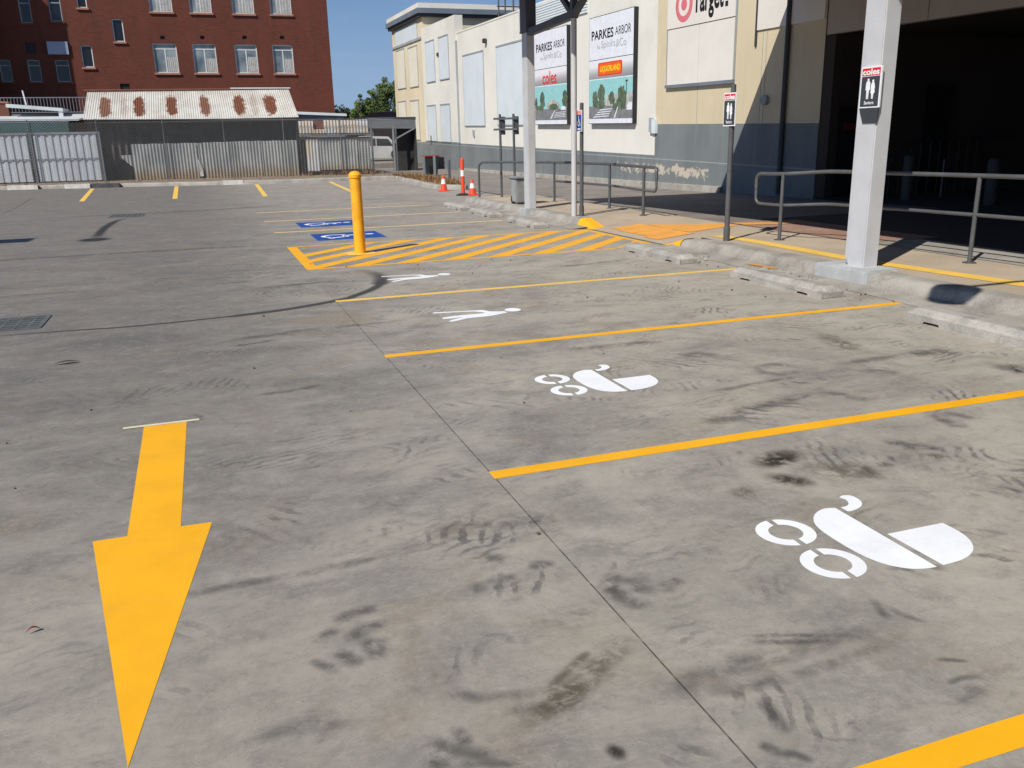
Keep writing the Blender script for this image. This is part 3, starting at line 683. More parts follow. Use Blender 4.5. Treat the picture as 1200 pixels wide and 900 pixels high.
# ------------------------------------------------------------------ painted markings (each a thing)
def flat_mark(name, polys, m, label, cat, group=None, z=.0014, loc=None):
    b = MB(); b.flatsheet = True
    for q in polys: b.poly(q, z)
    L = loc or (sum(p[0] for p in polys[0])/len(polys[0]), sum(p[1] for p in polys[0])/len(polys[0]), 0)
    return tag(b.build(name, m, loc=L), label, cat, group)
GL = 'painted lines between the kerbside bays'
for y, x1, m, lab in ((1.42,6.1,'yellow_paint','bold yellow line nearest the camera, below the nearer pram symbol'),
                 (3.75,6.15,'yellow_paint','bright yellow bay line running between the two white pram symbols'),
                 (6.38,6.45,'yellow_paint','yellow bay line between the farther pram and the nearer walking figure'),
                 (8.95,6.1,'yellow_worn','yellow bay line between the two white walking figures with canes'),
                 (16.72,5.72,'yellow_faded','faded thin line between the two blue wheelchair squares'),
                 (19.30,5.6,'yellow_faded','faded thin line just beyond the farther blue wheelchair square'),
                 (21.93,5.55,'yellow_faded','faintest, farthest of the thin lines beyond the blue squares')):
    n = 14; top = []; bot = []
    for i in range(n+1):
        x = 1.195+(x1-1.195)*i/n; j = random.uniform(-.0025,.0025)
        hw = .05 if y < 12 else .062
        top.append((x, y+hw+j)); bot.append((x, y-hw+random.uniform(-.0025,.0025)))
    flat_mark('bay_line', [bot+top[::-1]], m, lab, 'bay line', GL)
for (x0,y0),(x1,y1),lab in (((-7.6,31.2),(-8.6,40.8),'leftmost short yellow bay line at the far kerb'),((-3.58,30.3),(-4.2,39.6),'short yellow line at the far kerb, below the grey sheet fence end'),((-.82,29.6),(-.95,38.9),'short upright yellow line at the far kerb, below the rusty iron fence'),
                     ((1.91,28.9),(2.2,38.0),'short yellow line at the far kerb leaning left, under the torn iron sheet'),((4.77,29.4),(5.2,37.7),'yellow line at the far kerb reaching down behind the bollard top')):
    flat_mark('bay_line', [[(x0-.075,y0),(x0+.075,y0),(x1+.075,y1),(x1-.075,y1)]], 'yellow_worn', lab, 'bay line', 'painted lines at the far kerb')
# arrow with the masking tape left across its tail
flat_mark('direction_arrow', [[(-.48,5.28),(-.24,5.275),(-.25,3.715),(-.12,3.71),(-.36,2.16),(-.60,3.70),(-.465,3.70)]], 'yellow_paint', 'large solid yellow direction arrow pointing towards the camera', 'painted arrow')
b = MB(); b.box(-.595,5.268,.003,-.168,5.302,.0036); tag(b.build('masking_tape', weath('tape', (.66,.62,.42), .08, 8, .6), loc=(-.38,5.28,0)), 'pale strip of masking tape across the tail of the yellow arrow', 'tape')
# hatched zone
def clip(poly, ax, lim, keep):
    out = []
    for i in range(len(poly)):
        a, c = poly[i], poly[(i+1)%len(poly)]
        ia = (a[ax]-lim)*keep >= 0; ic = (c[ax]-lim)*keep >= 0
        if ia: out.append(a)
        if ia != ic:
            t = (lim-a[ax])/(c[ax]-a[ax]); out.append((a[0]+(c[0]-a[0])*t, a[1]+(c[1]-a[1])*t))
    return out
X0, X1, Y0, Y1 = 1.19, 6.5, 11.44, 14.22
b = MB(); b.flatsheet = True; b2 = MB(); b2.flatsheet = True
b2.poly([(X0,Y0),(X0+.15,Y0),(X0+.15,Y1),(X0,Y1)], .0014)
b2.poly([(X0+.15,Y0),(5.7,Y0),(5.7,Y0+.085),(X0+.15,Y0+.085)], .0014); b2.poly([(X0+.15,Y1-.085),(6.3,Y1-.085),(6.3,Y1),(X0+.15,Y1)], .0014)
b2.poly([(6.36,Y0+.3),(6.46,Y0+.3),(6.46,Y1-.085),(6.36,Y1-.085)], .0014)
hz = thing('hatched_zone', 'yellow hatched no-parking zone around the yellow bollard', 'road marking', ((X0+X1)/2,(Y0+Y1)/2,0))
b2.build('border', 'yellow_paint', hz)
for k in range(-6, 9):
    xs = 3.80+k*.665-(11.52-Y0); q = [(xs,Y0+.085-.0),(xs+.31,Y0+.085),(xs+.31+3,Y0+.085+3),(xs+3,Y0+.085+3)]
    q = clip(q,0,X0+.15,1); q = clip(q,0,6.36,-1) if q else q; q = clip(q,1,Y1-.085,-1) if q else q
    if q and len(q) > 2: b.poly(q, .0014)
b.build('stripes', 'yellow_paint', hz)
# pram symbols
body = [(2.48,2.80),(2.43,2.812),(2.37,2.79),(2.32,2.745),(2.285,2.68),(2.272,2.59),(2.272,2.46),(2.285,2.37),(2.315,2.30),(2.365,2.25),(2.42,2.228),(2.472,2.222)]
hood = [(2.502,2.512),(2.79,2.508),(2.788,2.42),(2.768,2.35),(2.725,2.29),(2.665,2.25),(2.59,2.228),(2.505,2.224)]
handle = [(2.572,2.885),(2.60,2.897),(2.632,2.885),(2.64,2.85),(2.625,2.80),(2.585,2.765),(2.53,2.748),(2.505,2.75),(2.505,2.795),(2.545,2.80),(2.572,2.825),(2.582,2.855)]
def ring(c, R, r, g):
    out = []
    for a0 in (88, 268):   # stencil bridges
        a = math.degrees(g/R); o = arcpts(c,R,a0+a,a0+180-a,18); i = arcpts(c,r,a0+a*1.6,a0+180-a*1.6,18)
        out.append(o+i[::-1])
    return out
pram = [body, hood, handle] + [[(2*c0-0+0*(c0) if False else x, y) for x, y in q] for c0 in (0,) for q in ring((2.131,2.682),.122,.070,.013)+ring((2.131,2.392),.122,.070,.013)]
def sm(q, sharp=()):
    out = []; n = len(q)
    for i in range(n):
        p0,p1,p2,p3 = [Vector(q[k % n]) for k in (i-1,i,i+1,i+2)]
        if i in sharp: p0 = p1
        if (i+1) % n in sharp: p3 = p2
        if i in sharp and (i+1) % n in sharp: out.append(tuple(p1)); continue
        for k in range(5):
            t = k/5; out.append(tuple(.5*((2*p1)+(p2-p0)*t+(2*p0-5*p1+4*p2-p3)*t*t+(p3*1.0-p0+3*p1-3*p2)*t**3)))
    return out
pram[0] = sm(body,(0,11)); pram[1] = sm(hood,(0,1,7)); pram[2] = sm(handle,(0,7,8,11))
PL = {'pram1': 'white stencilled pram symbol nearest the camera', 'pram2': 'white stencilled pram symbol in the second bay, smaller in view'}
def mark_thing(name, polys, lab, cat, dy, group):
    b = MB(); b.flatsheet = True
    for q in polys: b.poly([(x, y+dy) for x, y in q], .0014)
    return tag(b.build(name, 'white_paint', loc=(2.4, polys[0][0][1]+dy, 0)), lab, cat, group)
mark_thing('pram_symbol', pram, PL['pram1'], 'pram symbol', 0, 'white pram symbols')
mark_thing('pram_symbol', pram, PL['pram2'], 'pram symbol', 2.565, 'white pram symbols')
head = [(2.645,7.73),(2.675,7.775),(2.72,7.795),(2.76,7.785),(2.79,7.745),(2.797,7.69),(2.775,7.64),(2.73,7.617),(2.68,7.63),(2.65,7.67)]
man = [(2.63,7.60),(2.55,7.56),(2.46,7.52),(2.37,7.505),(2.27,7.508),(2.20,7.50),(2.13,7.465),(2.07,7.43),(2.03,7.412),(2.0,7.44),(2.03,7.48),(2.09,7.52),(2.18,7.575),(2.14,7.57),(2.06,7.56),(1.99,7.57),(1.98,7.60),(2.0,7.635),(2.08,7.655),(2.18,7.668),(2.31,7.665),(2.39,7.662),(2.43,7.665),(2.42,7.71),(2.38,7.755),(2.36,7.785),(2.23,7.82),(1.97,7.862),(1.97,7.90),(1.99,7.912),(2.24,7.862),(2.37,7.835),(2.45,7.82),(2.47,7.79),(2.485,7.735),(2.54,7.70),(2.625,7.67)]
head = sm(head)
mark_thing('walker_symbol', [head, man], 'white painted figure with a cane in the nearer of the two such bays', 'walker symbol', 0, 'white walking figures with canes')
mark_thing('walker_symbol', [head, man], 'white painted figure with a cane beside the curved skid mark', 'walker symbol', 2.53, 'white walking figures with canes')
# blue wheelchair squares
def isa(c, s, tf, thick=.085):
    """wheelchair symbol polygons in unit square (u right, v up), mapped by tf"""
    def stroke(pts, w):
        P = [Vector(p) for p in pts]; L = []; R = []
        for i, p in enumerate(P):
            d = (P[min(i+1,len(P)-1)]-P[max(i-1,0)]).normalized(); n = Vector((-d.y,d.x))*w/2
            L.append(tuple(p+n)); R.append(tuple(p-n))
        return [[L[i],L[i+1],R[i+1],R[i]] for i in range(len(P)-1)]
    polys = [arcpts((.42,.88),.075,0,342,18)]
    polys += stroke([(.43,.78),(.455,.44)], .11)
    polys += stroke([(.46,.625),(.66,.625)], .065)
    polys += stroke([(.42,.455),(.70,.455)], .09); polys += stroke([(.66,.46),(.79,.16)], .09); polys += stroke([(.77,.165),(.88,.205)], .075)
    polys += stroke(arcpts((.47,.31),.215,128,330,22), .075)
    return [[tf(u,v) for u, v in q] for q in polys]
for y0, lab in ((14.89,'blue wheelchair square nearest the hatched zone, partly behind the bollard'),(17.46,'farther blue wheelchair square between the thin faded lines')):
    t_ = thing('wheelchair_marking', lab, 'painted symbol', (2.37,y0+.56,0), 'blue wheelchair squares')
    b = MB(); b.flatsheet = True; b.poly([(1.775,y0),(2.96,y0),(2.96,y0+1.16),(1.775,y0+1.16)], .0014); b.build('blue_square', 'blue_paint', t_)
    b = MB(); b.flatsheet = True
    for q in isa(None, None, lambda u, v: (1.84+1.06*v, y0+1.06-.95*u)): b.poly(q, .0032)
    b.build('wheelchair_symbol', 'white_paint', t_)

# drain grates
flat('pit_dark', (.05,.052,.05), .8)
def grate(x0, y0, x1, y1, lab):
    t_ = thing('drain_grate', lab, 'drain grate', ((x0+x1)/2,(y0+y1)/2,0), 'steel drain grates')
    b = MB(); b.flatsheet = True; b.poly([(x0,y0),(x1,y0),(x1,y1),(x0,y1)], .003); b.build('pit', 'pit_dark', t_)
    b = MB(); w = .04
    for q in ((x0,y0,x1,y0+w),(x0,y1-w,x1,y1),(x0,y0+w,x0+w,y1-w),(x1-w,y0+w,x1,y1-w)): b.box(q[0],q[1],.002,q[2],q[3],.009)
    b.build('frame', 'grate_steel', t_)
    b = MB(); n = 6
    for i in range(1, n): 
        y = y0+(y1-y0)*i/n; b.box(x0+w,y-.022,.002,x1-w,y+.022,.008)
    m_ = int((x1-x0)/.12)
    for i in range(1, m_):
        x = x0+(x1-x0)*i/m_; b.box(x-.012,y0+w,.002,x+.012,y1-w,.007)
    b.build('bars', 'grate_steel', t_)
weath('grate_steel', (.17,.185,.18), .2, 5, .55, .4, dirt=(.12,.10,.08), dirt_amt=.5, dscale=6)
grate(-2.75,8.80,-1.55,9.48, 'greenish steel drain grate at the left edge of the concrete')
grate(-2.17,22.6,-1.40,23.6, 'distant drain grate at the top of the dark trail')

# ------------------------------------------------------------------ wheel stops
def make_stop(L, y0, seed):
    random.seed(seed)
    W, H = .27, .115
    out = [(0,0),(.20,0),(.22,.028),(.38,.028),(.40,0),(L-.40,0),(L-.38,.028),(L-.22,.028),(L-.20,0),(L,0),(L,H*.55),(L-.07,H),(.07,H),(0,H*.55)]
    n = len(out); v = []; f = []
    xs = (0,.02,.07,.20,.25,W)
    for j, x in enumerate(xs):
        for (y, z) in out:
            zz = z
            if z > .05:
                if j in (0, 5): zz = min(z, H*.55)
                elif j in (1, 4): zz = min(z, H*.72)
            v.append((5.68+x+pnoise(Vector((y*4,j,seed)))*.006, y0+y, zz+(pnoise(Vector((y*6,x*9,seed)))*.008 if z > .05 else 0)))
    for j in range(len(xs)-1):
        for i in range(n): f.append((j*n+i, j*n+(i+1)%n, (j+1)*n+(i+1)%n, (j+1)*n+i))
    f.append(tuple(range(n))); f.append(tuple(range((len(xs)-1)*n, len(xs)*n))[::-1])
    b = MB(); b.add(v, f)
    return b.build('wheel_stop', 'stop_concrete', loc=(5.8,y0+L/2,0), bevel=.006, seg=1)
for i, (y0, L, lab) in enumerate(((3.95,1.83,'grey concrete wheel stop nearest the camera at the right edge'),(6.87,1.6,'concrete wheel stop in front of the big grey post, left of its plinth'),
          (9.60,1.63,'chipped concrete wheel stop beside the hatched zone near corner'),(14.80,1.6,'concrete wheel stop by the kerb end with the round white post'),
          (17.40,1.55,'concrete wheel stop at the kerb foot near the farther grey post'),(19.62,1.6,'most distant concrete wheel stop, near the orange cones'))):
    tag(make_stop(L, y0, i+3), lab, 'wheel stop', 'concrete wheel stops along the kerb')
random.seed(21)

# ------------------------------------------------------------------ bollard, cones, bins
t_ = thing('bollard', 'tall yellow steel bollard standing in the hatched zone', 'bollard', (2.14,12.86,0))
b = MB(); R = .083; b.lathe([(R+.006,0),(R+.006,.012),(R,.014),(R,1.13),(R*.97,1.145)], (2.14,12.86,0), 24); b.build('tube', 'bollard_yellow', t_, smooth=True)
b = MB(); b.lathe([(R+.012,1.10),(R+.014,1.145),(R*.92,1.170),(R*.6,1.19),(R*.2,1.198)], (2.14,12.86,0), 24); b.build('cap', 'bollard_yellow', t_, smooth=True)
b = MB(); b.flatsheet = True; b.poly([(1.93,12.64),(2.35,12.64),(2.35,13.05),(1.93,13.05)], .0045); b.build('base_paint', 'yellow_worn', t_)
def cone(x, y, h, lab, seed):
    t_ = thing('traffic_cone', lab, 'traffic cone', (x,y,0), 'orange traffic cones')
    b = MB(); b.box(x-.17,y-.17,0,x+.17,y+.17,.03); b.build('base', 'orange_plastic', t_, bevel=.01)
    def seg(z0, z1, nm, m):
        r = lambda z: .125-(.095)*(z/h)
        b = MB(); b.lathe([(r(z0),z0),(r(z1),z1)], (x,y,0), 18); b.build(nm, m, t_, smooth=True)
    seg(.03,h*.45,'lower_body','orange_plastic'); seg(h*.45,h*.75,'reflective_band','white_reflective'); seg(h*.75,h,'top','orange_plastic')
cone(7.46,27.63,.52,'small orange cone standing alone left of the tall marker',1); cone(7.62,24.95,.47,'small orange cone tucked right beside the tall orange marker',2)
t_ = thing('delineator_post', 'tall orange marker post with white bands and black rubber base', 'marker post', (7.36,25.06,0))
b = MB(); b.lathe([(.21,0),(.21,.03),(.12,.055),(.07,.07)], (7.36,25.06,0), 16); b.build('base', 'black_rubber', t_, smooth=True)
for z0, z1, nm, m in ((.06,.56,'post','orange_plastic'),(.56,.74,'white_band','white_reflective'),(.74,.98,'post_top','orange_plastic')):
    b = MB(); b.lathe([(.058,z0),(.055,z1)], (7.36,25.06,0), 16); b.build(nm, m, t_, smooth=True)
b = MB(); b.lathe([(.052,.98),(.055,1.02),(.045,1.07),(.02,1.09)], (7.36,25.06,0), 16); b.build('handle', 'orange_plastic', t_, smooth=True)
def wheelie(x, y, z, w, d, h, lab, body, lid, nm):
    t_ = thing(nm, lab, 'bin', (x,y,z))
    b = MB(); k = .8
    b.add([(x-w/2*k,y-d/2*k,z+.04),(x+w/2*k,y-d/2*k,z+.04),(x+w/2*k,y+d/2*k,z+.04),(x-w/2*k,y+d/2*k,z+.04),(x-w/2,y-d/2,z+h*.92),(x+w/2,y-d/2,z+h*.92),(x+w/2,y+d/2,z+h*.92),(x-w/2,y+d/2,z+h*.92)],
          [(0,3,2,1),(4,5,6,7),(0,1,5,4),(1,2,6,5),(2,3,7,6),(3,0,4,7)]); b.build('body', body, t_, bevel=.02)
    b = MB(); b.box(x-w/2-.03,y-d/2-.04,z+h*.92,x+w/2+.03,y+d/2+.03,z+h); b.build('lid', lid, t_, bevel=.02)
    b = MB(); b.tube([(x-w/2+.05,y+d/2+.05,z+h*.95),(x+w/2-.05,y+d/2+.05,z+h*.95)],.018,8); b.build('handle', body, t_)
    for s in (-1,1):
        b = MB(); b.tube([(x+s*w*.33-.03,y+d*.4,z+.1),(x+s*w*.33+.03,y+d*.4,z+.1)],.1,14); b.build('wheel', 'black_rubber', t_)
    return t_
wheelie(10.22,40.0,.02,.62,.68,.92,'dark green wheelie bin with a dull red lid by the grey wall','bin_green','red_plastic','wheelie_bin')
wheelie(6.95,18.85,.148,.46,.46,.62,'grey weathered bin half hidden behind the farther grey post','bin_grey','bin_grey','rubbish_bin')
for x, y, lab in ((9.75,39.4,'thin grey post at the left of the red-lidded bin'),(10.12,38.9,'thin grey post in front of the red-lidded bin'),):
    b = MB(); b.box(x-.05,y-.05,0,x+.05,y+.05,.92); tag(b.build('bin_post','grey_post',loc=(x,y,0),bevel=.01),lab,'post','posts around the red-lidded bin')
b = MB(); b.tube([(9.19,33.1,.0),(9.19,33.1,.86)],.055,12); b.lathe([(.055,.86),(.03,.885)],(9.19,33.1,0),12); tag(b.build('short_post','dark_steel',loc=(9.19,33.1,0)),'short dark post on the island right of the red-lidded bin','post')

# ------------------------------------------------------------------ handrails
def handrail(nm, lab, top, low, posts, r, loc, endloops):
    t_ = thing(nm, lab, 'handrail', loc)
    b = MB(); b.tube(top, r, 10); b.build('top_rail', 'rail_steel', t_, smooth=True)
    b = MB(); b.tube(low, r*.8, 10); b.build('lower_rail', 'rail_steel', t_, smooth=True)
    for x, y, z0, z1 in posts:
        b = MB(); b.tube([(x,y,z0),(x,y,z1)], r*.95, 10); p_ = b.build('post', 'rail_steel', t_, smooth=True)
        b = MB(); b.lathe([(.075,0),(.075,.008),(.05,.014)], (x,y,z0), 14); b.build('base_plate', 'rail_steel', p_)
    return t_
top = rnd([(7.505,10.62,.63),(7.505,10.62,1.045),(7.58,10.14,1.05),(7.92,9.6,1.09),(8.02,7.3,1.10),(8.10,4.6,1.11),(8.2,1.5,1.12)], .14)
low = [(7.505,10.62,.78)]+rnd([(7.505,10.62,.63),(7.58,10.14,.625),(7.92,9.6,.665),(8.02,7.3,.68),(8.10,4.6,.69),(8.2,1.5,.70)], .10)
top = rnd([(7.52,10.66,.84),(7.52,10.66,1.045),(7.58,10.14,1.05),(7.92,9.6,1.09),(8.02,7.3,1.10),(8.10,4.6,1.11),(8.2,1.5,1.12)], .19)
low = rnd([(7.52,10.66,.84),(7.52,10.66,.63),(7.58,10.14,.625),(7.92,9.6,.665),(8.02,7.3,.68),(8.10,4.6,.69),(8.2,1.5,.70)], .19)
handrail('handrail','grey tubular handrail with a rounded end behind the big grey post', top, low, ((7.58,10.14,.148,1.05),(8.02,7.3,.148,1.10),(8.10,4.6,.148,1.11),(8.18,2.0,.148,1.12)), .026, (7.58,10.14,.148), 1)
top = rnd([(6.83,21.75,.148),(6.83,21.75,1.03),(7.2,20.8,1.04),(7.85,19.09,1.05),(8.04,16.52,1.05),(7.86,14.69,1.04),(7.80,14.1,1.04),(7.80,14.1,.82)], .2)
low = rnd([(7.85,19.09,.62),(8.04,16.52,.62),(7.86,14.69,.61),(7.80,14.1,.61),(7.80,14.1,.82)], .2)
handrail('handrail','dark handrail at the far footpath below the two billboards', top, low, ((7.85,19.09,.148,1.05),(8.04,16.52,.148,1.05),(7.86,14.69,.148,1.04)), .030, (7.85,19.09,.148), 1)

# ------------------------------------------------------------------ canopy (posts, truss, roof)
ca = thing('walkway_canopy', 'high walkway canopy on pale grey steel posts with a dark truss', 'canopy', (6.8,7.6,.15))
def rhs(x, y, wx, wy, z0, z1, nm, m):
    b = MB(); b.box(x-wx/2,y-wy/2,z0,x+wx/2,y+wy/2,z1); return b.build(nm, m, ca, bevel=.012, seg=2)
c1 = rhs(6.775,7.575,.20,.25,.16,4.6,'post','light_steel'); c1['label'] = 'big pale grey square post nearest the camera'
b = MB()   # welded angle along the leading edge and base plate of the near post
b.box(6.703,7.69,.16,6.86,7.77,4.6); b.build('recessed_strip','light_steel',c1)
b = MB(); b.box(6.64,7.4,.160,6.92,7.8,.172); b.build('base_plate','light_steel',c1)
b = MB(); b.flatsheet = False
for k in range(3): b.tube([(6.700,7.765,.2+.016*k),(6.668,7.69,.2+.016*k)],.006,6)
b.build('conduit_strap','light_steel',c1)
c2 = rhs(6.62,17.46,.17,.28,.15,3.66,'post','light_steel'); c2['label'] = 'pale grey square post in front of the first billboard'
b = MB(); b.box(6.52,17.30,3.66,6.74,17.64,4.62); b.build('upper_post','dark_steel',ca)
b = MB(); b.tube([(6.685,15.27,.148),(6.685,15.27,3.70)],.052,16); c3 = b.build('round_post','light_steel',ca,smooth=True)
rhs(6.775,-1.5,.20,.30,.15,4.6,'post','light_steel')
b = MB(); b.bar((6.62,17.32,3.66),(6.685,15.22,3.73),.13,.13); b.build('bottom_chord','dark_steel',ca)
b = MB(); b.bar((6.675,15.27,3.72),(6.66,16.5,4.62),.09,.09); b.build('truss_diagonal','dark_steel',ca)
b = MB(); b.bar((6.675,15.25,3.70),(6.675,15.25,4.62),.11,.11); b.build('truss_upright','dark_steel',ca)
b = MB(); b.bar((6.675,15.22,3.72),(6.66,13.4,4.62),.10,.10); b.build('truss_diagonal','dark_steel',ca)
b = MB(); b.bar((6.66,-9,4.62),(6.66,17.8,4.62),.14,.16); b.build('top_chord','dark_steel',ca)
for y in (-8,-4,0,4,7.6,11.4,15.25,17.5):
    b = MB(); b.bar((5.25,y,4.72),(13.3,y,4.72),.10,.10); b.build('roof_beam','dark_steel',ca)
b = MB(); b.box(5.2,-10,4.78,13.62,17.9,4.86); b.build('roof','roof_soffit',ca)
# unseen disc on an arm, added outside the frame to cast the kerb shadow
t_ = thing('kerb_shadow_caster','added round disc on a thin arm out from the canopy edge, shading the kerb','shadow caster',(2.75,3.45,4.7))
b = MB(); b.bar((5.24,3.5,4.74),(2.95,3.5,4.72),.05,.05); b.build('arm','dark_steel',t_)
b = MB(); b.lathe([(.05,.12),(.2,.06),(.24,0),(.24,-.08),(.2,-.1)],(2.78,3.5,4.70),18); b.build('caster_head','dark_steel',t_,smooth=True)
# unseen pole with a flat head, added at the left to shade the edge strip
t_ = thing('left_shadow_caster','added tall pole whose flat rectangular head shades the left edge','shadow caster',(-10.5,14.6,0))
b = MB(); b.tube([(-10.5,14.6,0),(-10.5,14.6,6.05)],[.09,.06],12); b.build('pole','light_steel',t_)
b = MB(); b.box(-10.6,14.02,6.03,-8.16,14.72,6.13); b.build('caster_head','dark_steel',t_,bevel=.02)

# ------------------------------------------------------------------ signs
def sign_face(t_, o, w, h, ux, nrm, style, off=.003):
    """print the faces of a small sign: o lower-left corner, ux right direction, z up, nrm outward normal"""
    o = Vector(o); ux = Vector(ux); n = Vector(nrm); up = Vector((0,0,1))
    def rect(x0,z0,x1,z1,d,nm,m):
        b = MB(); b.flatsheet = True
        b.add([o+ux*x0+up*z0+n*d, o+ux*x1+up*z0+n*d, o+ux*x1+up*z1+n*d, o+ux*x0+up*z1+n*d], [(0,1,2,3)]); return b.build(nm,m,t_)
    def polys(qs,d,nm,m):
        b = MB(); b.flatsheet = True
        for q in qs: b.add([o+ux*x*w+up*z*h+n*d for x, z in q], [tuple(range(len(q)))])
        return b.build(nm,m,t_)
    if style == 'seniors':
        hd = rect(w*.05,h*.785,w*.95,h*.965,off,'header','red_print')
        text('coles','white_print',t_,o+ux*w*.09+up*h*.80+n*(off+.002),ux,up,w*.82,h*.15,.03)
        rect(w*.05,h*.035,w*.95,h*.765,off,'panel','charcoal_print')
        fig = []
        for cx, k in ((.40,1.0),(.64,.93)):
            z0 = .215; H = .50*k
            fig.append([(cx+.05*math.cos(a*PI/6), z0+H*.93+.035*math.sin(a*PI/6)) for a in range(12)])
            if k == 1.0: q = [(-.055,0),(-.01,0),(0,.38),(.01,0),(.055,0),(.065,.45),(.085,.42),(.115,.44),(.105,.74),(.075,.85),(-.075,.85),(-.105,.74),(-.115,.44),(-.085,.42),(-.065,.45)]
            else: q = [(-.04,0),(0,0),(.005,.25),(.01,0),(.045,0),(.055,.25),(.12,.36),(.07,.56),(.115,.50),(.085,.76),(.055,.85),(-.055,.85),(-.085,.76),(-.10,.48),(-.07,.56),(-.10,.34),(-.05,.25)]
            fig.append([(cx+x, z0+H*.86*zz/.85) for x, zz in q])
        polys(fig,off+.002,'pictogram','white_print')
        text('Seniors','white_print',t_,o+ux*w*.26+up*h*.085+n*(off+.002),ux,up,w*.48,h*.085,.02)
    else:
        rect(w*.05,h*.80,w*.95,h*.97,off,'header','pink_print')
        rect(w*.05,h*.04,w*.95,h*.78,off,'panel','blue_print')
        polys(isa(None,None,lambda u,v:(.1+.8*u,.22+.52*v)),off+.002,'pictogram','white_print')
        polys([[(.2,.09),(.8,.09),(.8,.15),(.2,.15)]],off+.002,'caption_strip','white_print')
# sign on the big post (box sign on the face towards the bays)
t_ = thing('parking_sign','seniors parking sign fixed flat on the big grey post, dark bracket below it','sign',(6.6,7.6,1.80))
b = MB(); b.add([(6.656,7.697,1.828),(6.656,7.415,1.828),(6.664,7.435,1.675),(6.664,7.640,1.675),(6.674,7.697,1.828),(6.674,7.415,1.828),(6.674,7.435,1.675),(6.674,7.640,1.675)],
              [(0,1,2,3),(7,6,5,4),(0,4,5,1),(1,5,6,2),(2,6,7,3),(3,7,4,0)]); b.build('lower_bracket','charcoal_print',t_)
b = MB(); b.box(6.654,7.41,1.828,6.672,7.70,2.235); b.build('plate','white_print',t_)
sign_face(t_,(6.654,7.70,1.828),.29,.407,(0,-1,0),(-1,0,0),'seniors')
# sign on its own pole
def pole_sign(x,y,h,zb,zt,w,style,lab,yaw=0):
    t_ = thing('parking_sign',lab,'sign',(x,y,.148))
    b = MB(); b.tube([(x,y,.10),(x,y,h)],.036,14); b.lathe([(.036,h),(.02,h+.012)],(x,y,0),14); p_ = b.build('pole','rail_steel',t_,smooth=True)
    b = MB(); b.lathe([(.046,.10),(.046,.34),(.038,.345)],(x,y,0),14); b.build('socket','rail_steel',p_,smooth=True)
    ux = Vector((math.sin(yaw),-math.cos(yaw),0)); n = Vector((-math.cos(yaw),-math.sin(yaw),0))
    o = Vector((x,y,zb))+n*.052-ux*w/2
    b = MB(); v = []
    for d in (0,-.012):
        for a, c in ((0,0),(w,0),(w,zt-zb),(0,zt-zb)): v.append(o+ux*a+Vector((0,0,c))+n*d)
    b.add(v,[(0,1,2,3),(7,6,5,4),(0,4,5,1),(1,5,6,2),(2,6,7,3),(3,7,4,0)]); b.build('plate','white_print',t_)
    sign_face(t_,o,w,zt-zb,ux,n,style)
    for z in (zb+.08,zt-.08):
        b = MB(); b.bar(Vector((x,y,z))-ux*.05+n*.036,Vector((x,y,z))+ux*.05+n*.036,.014,.03); b.build('bracket','rail_steel',t_)
pole_sign(6.9,10.42,2.23,1.70,2.13,.235,'seniors','small seniors parking sign on its own thin pole before the beige wall',yaw=.15)
pole_sign(6.80,15.18,2.20,1.70,2.08,.24,'isa','blue wheelchair parking sign on a pole beside the round white post')
# empty sign frame on two posts, seen from behind
t_ = thing('sign_frame','bare two-post sign frame with two cross channels by the far handrail','sign frame',(7.4,21.3,.148))
for x,y in ((7.31,21.36),(7.60,21.15)):
    b = MB(); b.tube([(x,y,.14),(x,y,2.2)],.032,10); b.build('post','rail_steel',t_,smooth=True)
    b = MB(); b.box(x+.03,y-.03,1.70,x+.13,y+.02,2.14); b.build('side_plate','dark_steel',t_)
for z in (1.83,2.09):
    b = MB(); b.bar((7.16,21.42,z),(7.66,21.06,z),.03,.05); b.build('cross_channel','rail_steel',t_)

# ------------------------------------------------------------------ shopping centre building
S = .019
sb = thing('shopping_centre','long cream and beige shopping centre with grey lower walls','building',(13.4,30,0))
def B(): return MB()
def sbb(mb, nm, m, **kw): return mb.build(nm, m, sb, shear=S, **kw)
def wx(mb, x, y0, y1, z0, z1): return mb.add([(x,y1,z0),(x,y0,z0),(x,y0,z1),(x,y1,z1)],[(0,1,2,3)])
# long middle wall
b = B(); b.box(13.4,24.37,.545,13.75,45.8,6.03); sbb(b,'wall','cream_render')
b = B(); b.box(13.39,24.37,-1.6,13.75,45.8,.545); sbb(b,'lower_wall','grey_wall')
b = B(); b.box(13.38,24.0,6.03,13.78,45.8,6.10); sbb(b,'parapet_cap','cream_render')
# ribbed cladding strip at the top of the wall behind the truss
b = B(); n = 9
for i in range(n): b.box(13.345,29.4,5.22+i*.09,13.399,36.3,5.22+i*.09+.062)
sbb(b,'ribbed_cladding','white_panel')
